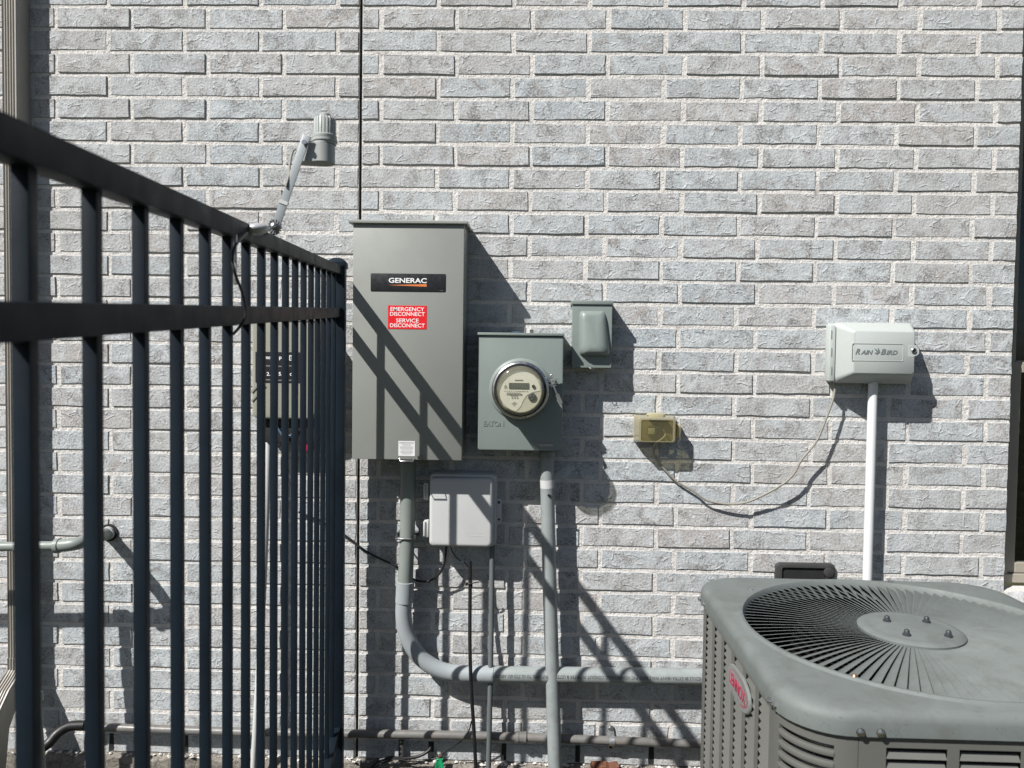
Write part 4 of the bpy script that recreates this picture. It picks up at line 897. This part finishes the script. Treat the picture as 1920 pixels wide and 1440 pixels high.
# inside: dark well, coil, motor, fan blades and compressor
g = G(); g.loft([[(x * .86, y * .86, z) for x, y, _ in lp2(0, 0)] for z in (.03, AH - .05)], True, False); obj('inner_coil', g, M['coil'], ac, 30, world=False)
g = G(); g.lathe([(.075, 0), (.075, .12), (.06, .13)], (0, 0, AH - .17), (0, 0, 1), 24); obj('fan_motor', g, M['ac'], ac, 40, world=False)
for k in range(3):
    a = 2 * PI * k / 3 + .5; g = G()
    g.loft([[(rr * math.cos(a + s_) , rr * math.sin(a + s_), AH - .20 + .05 * (s_ + .45)) for s_ in (-.45, 0, .45)] + [(rr * math.cos(a + s_) , rr * math.sin(a + s_), AH - .203 + .05 * (s_ + .45)) for s_ in (.45, 0, -.45)] for rr in (.06, .18, .29)]); obj('fan_blade', g, M['coil'], ac, 40, world=False)
g = G(); g.lathe([(.08, 0), (.085, .02), (.085, .24), (.06, .29), (.005, .30)], (-.14, -.15, .12), (0, 0, 1), 28); obj('compressor', g, M['badge'], ac, 40, world=False)
g = G(); g.tube([(-.10, -.22, .1), (-.10, -.22, AH - .12), (-.05, -.20, AH - .10)], .012, 10); obj('copper_line', g, M['copper'], ac, 60, world=False)
# lower panels
BW = HW - .007; zt = AH - .041; zb = .015
def lb(d, z): return [(x * (BW - d) / HW, y * (BW - d) / HW, z) for x, y in base]
g = G(); g.loft([lb(-.004, 0), lb(-.004, .028), lb(0, .030)], True, False); obj('base_pan', g, M['ac'], ac, 40, world=False)
SF = BW - RC                          # half-length of the flat part of each side
g = G()                               # plain back and right sides and two rear corners
idx = [(x, y) for x, y in [(p[0] * BW / HW, p[1] * BW / HW) for p in base]]
part = [p for p in idx if not (p[0] < -SF - .0001 and p[1] < SF + .001) and not (p[1] < -SF - .0001 and p[0] < SF + .001)]
part.sort(key=lambda p: (math.atan2(p[1], p[0]) + 2.0) % (2 * PI) if True else 0)
ang = sorted(part, key=lambda p: (math.atan2(p[1], p[0]) + PI * .75 - .0) % (2 * PI))
ang = [p for p in ang]
g.loft([[(x, y, zb) for x, y in ang], [(x, y, zt) for x, y in ang]], False, False, False); obj('rear_panel', g, M['ac'], ac, 40, world=False)
# left louvred panel
def panel_frame(g, to, half, cols, gap, ztop, zbot):
    """stiles and rails round the louvre columns; to(u, v, d): along, up, outward"""
    def bx(u0, u1, z0_, z1_, d0=0, d1=-.0012):
        g.add([to(u0, z0_, d0), to(u1, z0_, d0), to(u1, z0_, d1), to(u0, z0_, d1), to(u0, z1_, d0), to(u1, z1_, d0), to(u1, z1_, d1), to(u0, z1_, d1)], [(0, 1, 2, 3), (4, 7, 6, 5), (0, 4, 5, 1), (1, 5, 6, 2), (2, 6, 7, 3), (3, 7, 4, 0)])
    edges = [-half] + [q for c_ in cols for q in c_] + [half]
    for a, b in zip(edges[0::2], edges[1::2]): bx(a, b, zb, zt)
    for a, b in cols: bx(a, b, ztop, zt); bx(a, b, zb, zbot)
def slat(to, width, h):
    g = G(); a = [to(0, 0, -.0005), to(0, 0, -.0025), to(0, h, -.0105), to(0, h, -.0085)]; b = [to(width, 0, -.0005), to(width, 0, -.0025), to(width, h, -.0105), to(width, h, -.0085)]
    g.loft([a, b]); return g
toL = lambda u, v_, d: (-BW - d, -u, v_)          # u runs towards the viewer along the left side
toF = lambda u, v_, d: (u, -BW - d, v_)
nc = 6; cw = .066; pitch = (2 * SF - .012) / nc
colsL = [(-SF + .012 + pitch * i + .004, -SF + .012 + pitch * i + .004 + cw) for i in range(nc)]
ROW = .0158; ztop = zt - .018; rows = int((ztop - .06) / ROW); zlow = ztop - rows * ROW
g = G(); panel_frame(g, toL, SF + .002, colsL, 0, ztop, zlow); obj('left_panel', g, M['ac'], ac, world=False)
s1 = obj('louvre', slat(toL, cw, .0088), M['ac'], ac, world=False, loc=(0, 0, 0)); rest = G(); used = False
def put(o, u, z, side):
    o.location = (0, -u, z) if side == 'L' else (u, 0, z)
for a, b in colsL:
    for k in range(rows):
        z = ztop - (k + 1) * ROW
        if k < 28:
            o = s1 if not used else copy(s1, ac); used = True; put(o, a, z, 'L')
        else:
            q = slat(toL, cw, .0088); rest.add([(x, y - a, z_ + z) for x, y, z_ in q.v], q.f)
# front panel: wider, stamped louvres
cwF = .098; pF = .117; colsF = [(-SF + .045 + pF * i, -SF + .045 + pF * i + cwF) for i in range(4)]; ROWF = .0185; ztF = zt - .022; rF = int((ztF - .06) / ROWF); zlF = ztF - rF * ROWF
g = G(); panel_frame(g, toF, SF - .001, colsF, 0, ztF, zlF); obj('front_panel', g, M['ac'], ac, world=False)
s2 = obj('louvre', slat(toF, cwF, .0095), M['ac'], ac, world=False, loc=(0, 0, 0)); used = False
for a, b in colsF:
    for k in range(rF):
        z = ztF - (k + 1) * ROWF
        if k < 10: o = s2 if not used else copy(s2, ac); used = True; put(o, a, z, 'F')
        else:
            q = slat(toF, cwF, .0095); rest.add([(x + a, y, z_ + z) for x, y, z_ in q.v], q.f)
o = obj('louvre', rest, M['ac'], ac, world=False); o['kind'] = 'stuff'
# corner guard with long curved slots: posts at both ends, then one curved slat per gap
def arc(d, z, a0, a1, n=14): return [(-SF + (RC + d) * math.cos(a), -SF + (RC + d) * math.sin(a), z) for a in [math.radians(a0 + (a1 - a0) * i / n) for i in range(n + 1)]]
def arc_bar(a0, a1, z0_, z1_, d0=0, d1=-.006, bulge_=0):
    g = G(); n = 14; L = [arc(d0, z0_, a0, a1), arc(d0 + bulge_, (z0_ + z1_) / 2, a0, a1), arc(d0, z1_, a0, a1), arc(d1, z1_, a0, a1), arc(d1, z0_, a0, a1)]
    g.loft([[l[i] for l in L] for i in range(n + 1)]); return g
g = G()
for q in (arc_bar(180, 195, zb, zt), arc_bar(250, 270, zb, zt), arc_bar(195, 250, zt - .024, zt)): g.add(q.v, q.f)
obj('corner_guard', g, M['ac'], ac, 40, world=False)
c0 = None; zz = zt - .024 - .0195
while zz > .05:
    if c0 is None: c0 = obj('corner_slat', arc_bar(195, 250, 0, .0105, .0005, -.006, .0018), M['ac'], ac, 40, world=False, loc=(0, 0, zz))
    else: copy(c0, ac, (0, 0, zz))
    zz -= .0195
g = G(); z_ = .05
while z_ < zt: g.tube([(x, y, z_) for x, y, _ in arc(-.022, 0, 188, 262)], .0045, 6); z_ += .0135
o = obj('coil_tube', g, M['copper'] if False else M['darksteel'], ac, 60, world=False); o['kind'] = 'stuff'
# hex screws along the cap edge
def hexs(p, nrm):
    g = G(); g.lathe([(.0075, 0), (.0075, .0012), (.005, .0015), (.005, .0055), (.003, .0065)], p, nrm, 8); obj('hex_screw', g, M['steel'], ac, 30, world=False)
for a in (184, 193): hexs((-SF + (HW - SF) * math.cos(math.radians(a)), -SF + (HW - SF) * math.sin(math.radians(a)), AH - .035), (math.cos(math.radians(a)), math.sin(math.radians(a)), 0))
for x in (-SF + .0, -SF + .032): hexs((x, -HW, AH - .035), (0, -1, 0))
for y in (SF + .02, SF - .02): hexs((-HW, y, AH - .035), (-1, 0, 0))
for x, y in ((-.262, .258), (.12, .352), (.3, -.2)): 
    g = G(); g.lathe([(.006, 0), (.0055, .002), (.003, .003)], (x, y, AH + .0005), (0, 0, 1), 8); obj('cover_screw', g, M['steel'], ac, 30, world=False)
g = G(); g.lathe([(.008, 0), (.007, .003), (.004, .008), (.001, .009)], (-.225, -.255, AH), (0, 0, 1), 10); obj('copper_cap', g, M['copper'], ac, 40, world=False)
# oval badge
bu0, bu1 = .005, .175; bz = zt - .066
g = G(); o_ = []
for i in range(40):
    a = 2 * PI * i / 40; o_.append((math.copysign(abs(math.cos(a)) ** .72, math.cos(a)) * .080, math.copysign(abs(math.sin(a)) ** .9, math.sin(a)) * .034))
ub = .062
g.loft([[toL(ub + x, bz + z, .0) for x, z in o_], [toL(ub + x, bz + z, .004) for x, z in o_], [toL(ub + x * .97, bz + z * .94, .0055) for x, z in o_]]); bd_ = obj('badge', g, M['badge'], ac, 30, world=False)
def text_local(txt, w_, h_, fn, mat, parent, bold=.02):
    o = lettering(txt, .03, mat, parent, lambda x, y, h: Vector(fn(x, y, h)) + base_loc(parent), bold=bold, w=w_, h=h_, depth=.0006); return o
text_local('LENNOX', .118, .026, lambda x, y, h: toL(ub - .004 + x, bz + y, .0056 + h), M['crimson'], bd_, .015)
g = G(); sw = []
for i in range(25):
    a = math.radians(140 - 215 * i / 24); k = .0016 + .0048 * (i / 24) ** 2 * (1 - max(0, (i - 20) / 6)); ux, uz = math.cos(a) * .069, math.sin(a) * .0265
    sw.append([toL(ub + ux, bz + uz, .0058), toL(ub + ux * (1 - k * 9), bz + uz * (1 - k * 22), .0058)])
g.loft(sw, False, False, False); obj('badge_swoosh', g, M['crimson'], bd_, world=False)

# ------------------------------------------------------------------ grass along the wall foot and over the lawn
g = G(); r = random.Random(21)
def blade(x, y, h):
    z = GZ + SLOPE * min(y, 0) - .01; a = r.uniform(0, 2 * PI); lx_, ly_ = math.cos(a) * .0022, math.sin(a) * .0022; bx_, by_ = r.uniform(-.5, .5) * h, r.uniform(-.6, .3) * h
    g.add([(x - lx_, y - ly_, z), (x + lx_, y + ly_, z), (x + bx_ * .4 + lx_ * .8, y + by_ * .4 + ly_ * .8, z + h * .6), (x + bx_ * .4 - lx_ * .8, y + by_ * .4 - ly_ * .8, z + h * .6), (x + bx_, y + by_, z + h)], [(0, 1, 2, 3), (3, 2, 4)])
for i in range(900):
    c_ = r.choice((-.58, -.55, -.52, -.62, -.9, -1.2)); blade(c_ + r.gauss(0, .05), -.035 - abs(r.gauss(0, .03)), r.uniform(.03, .085))
for i in range(9000):
    blade(r.uniform(-2.4, 2.2), -.05 - r.random() * 2.6, r.uniform(.02, .06))
tag(obj('grass', g, M['blade']), 'short patchy grass growing along the foot of the wall', 'grass', kind='stuff')
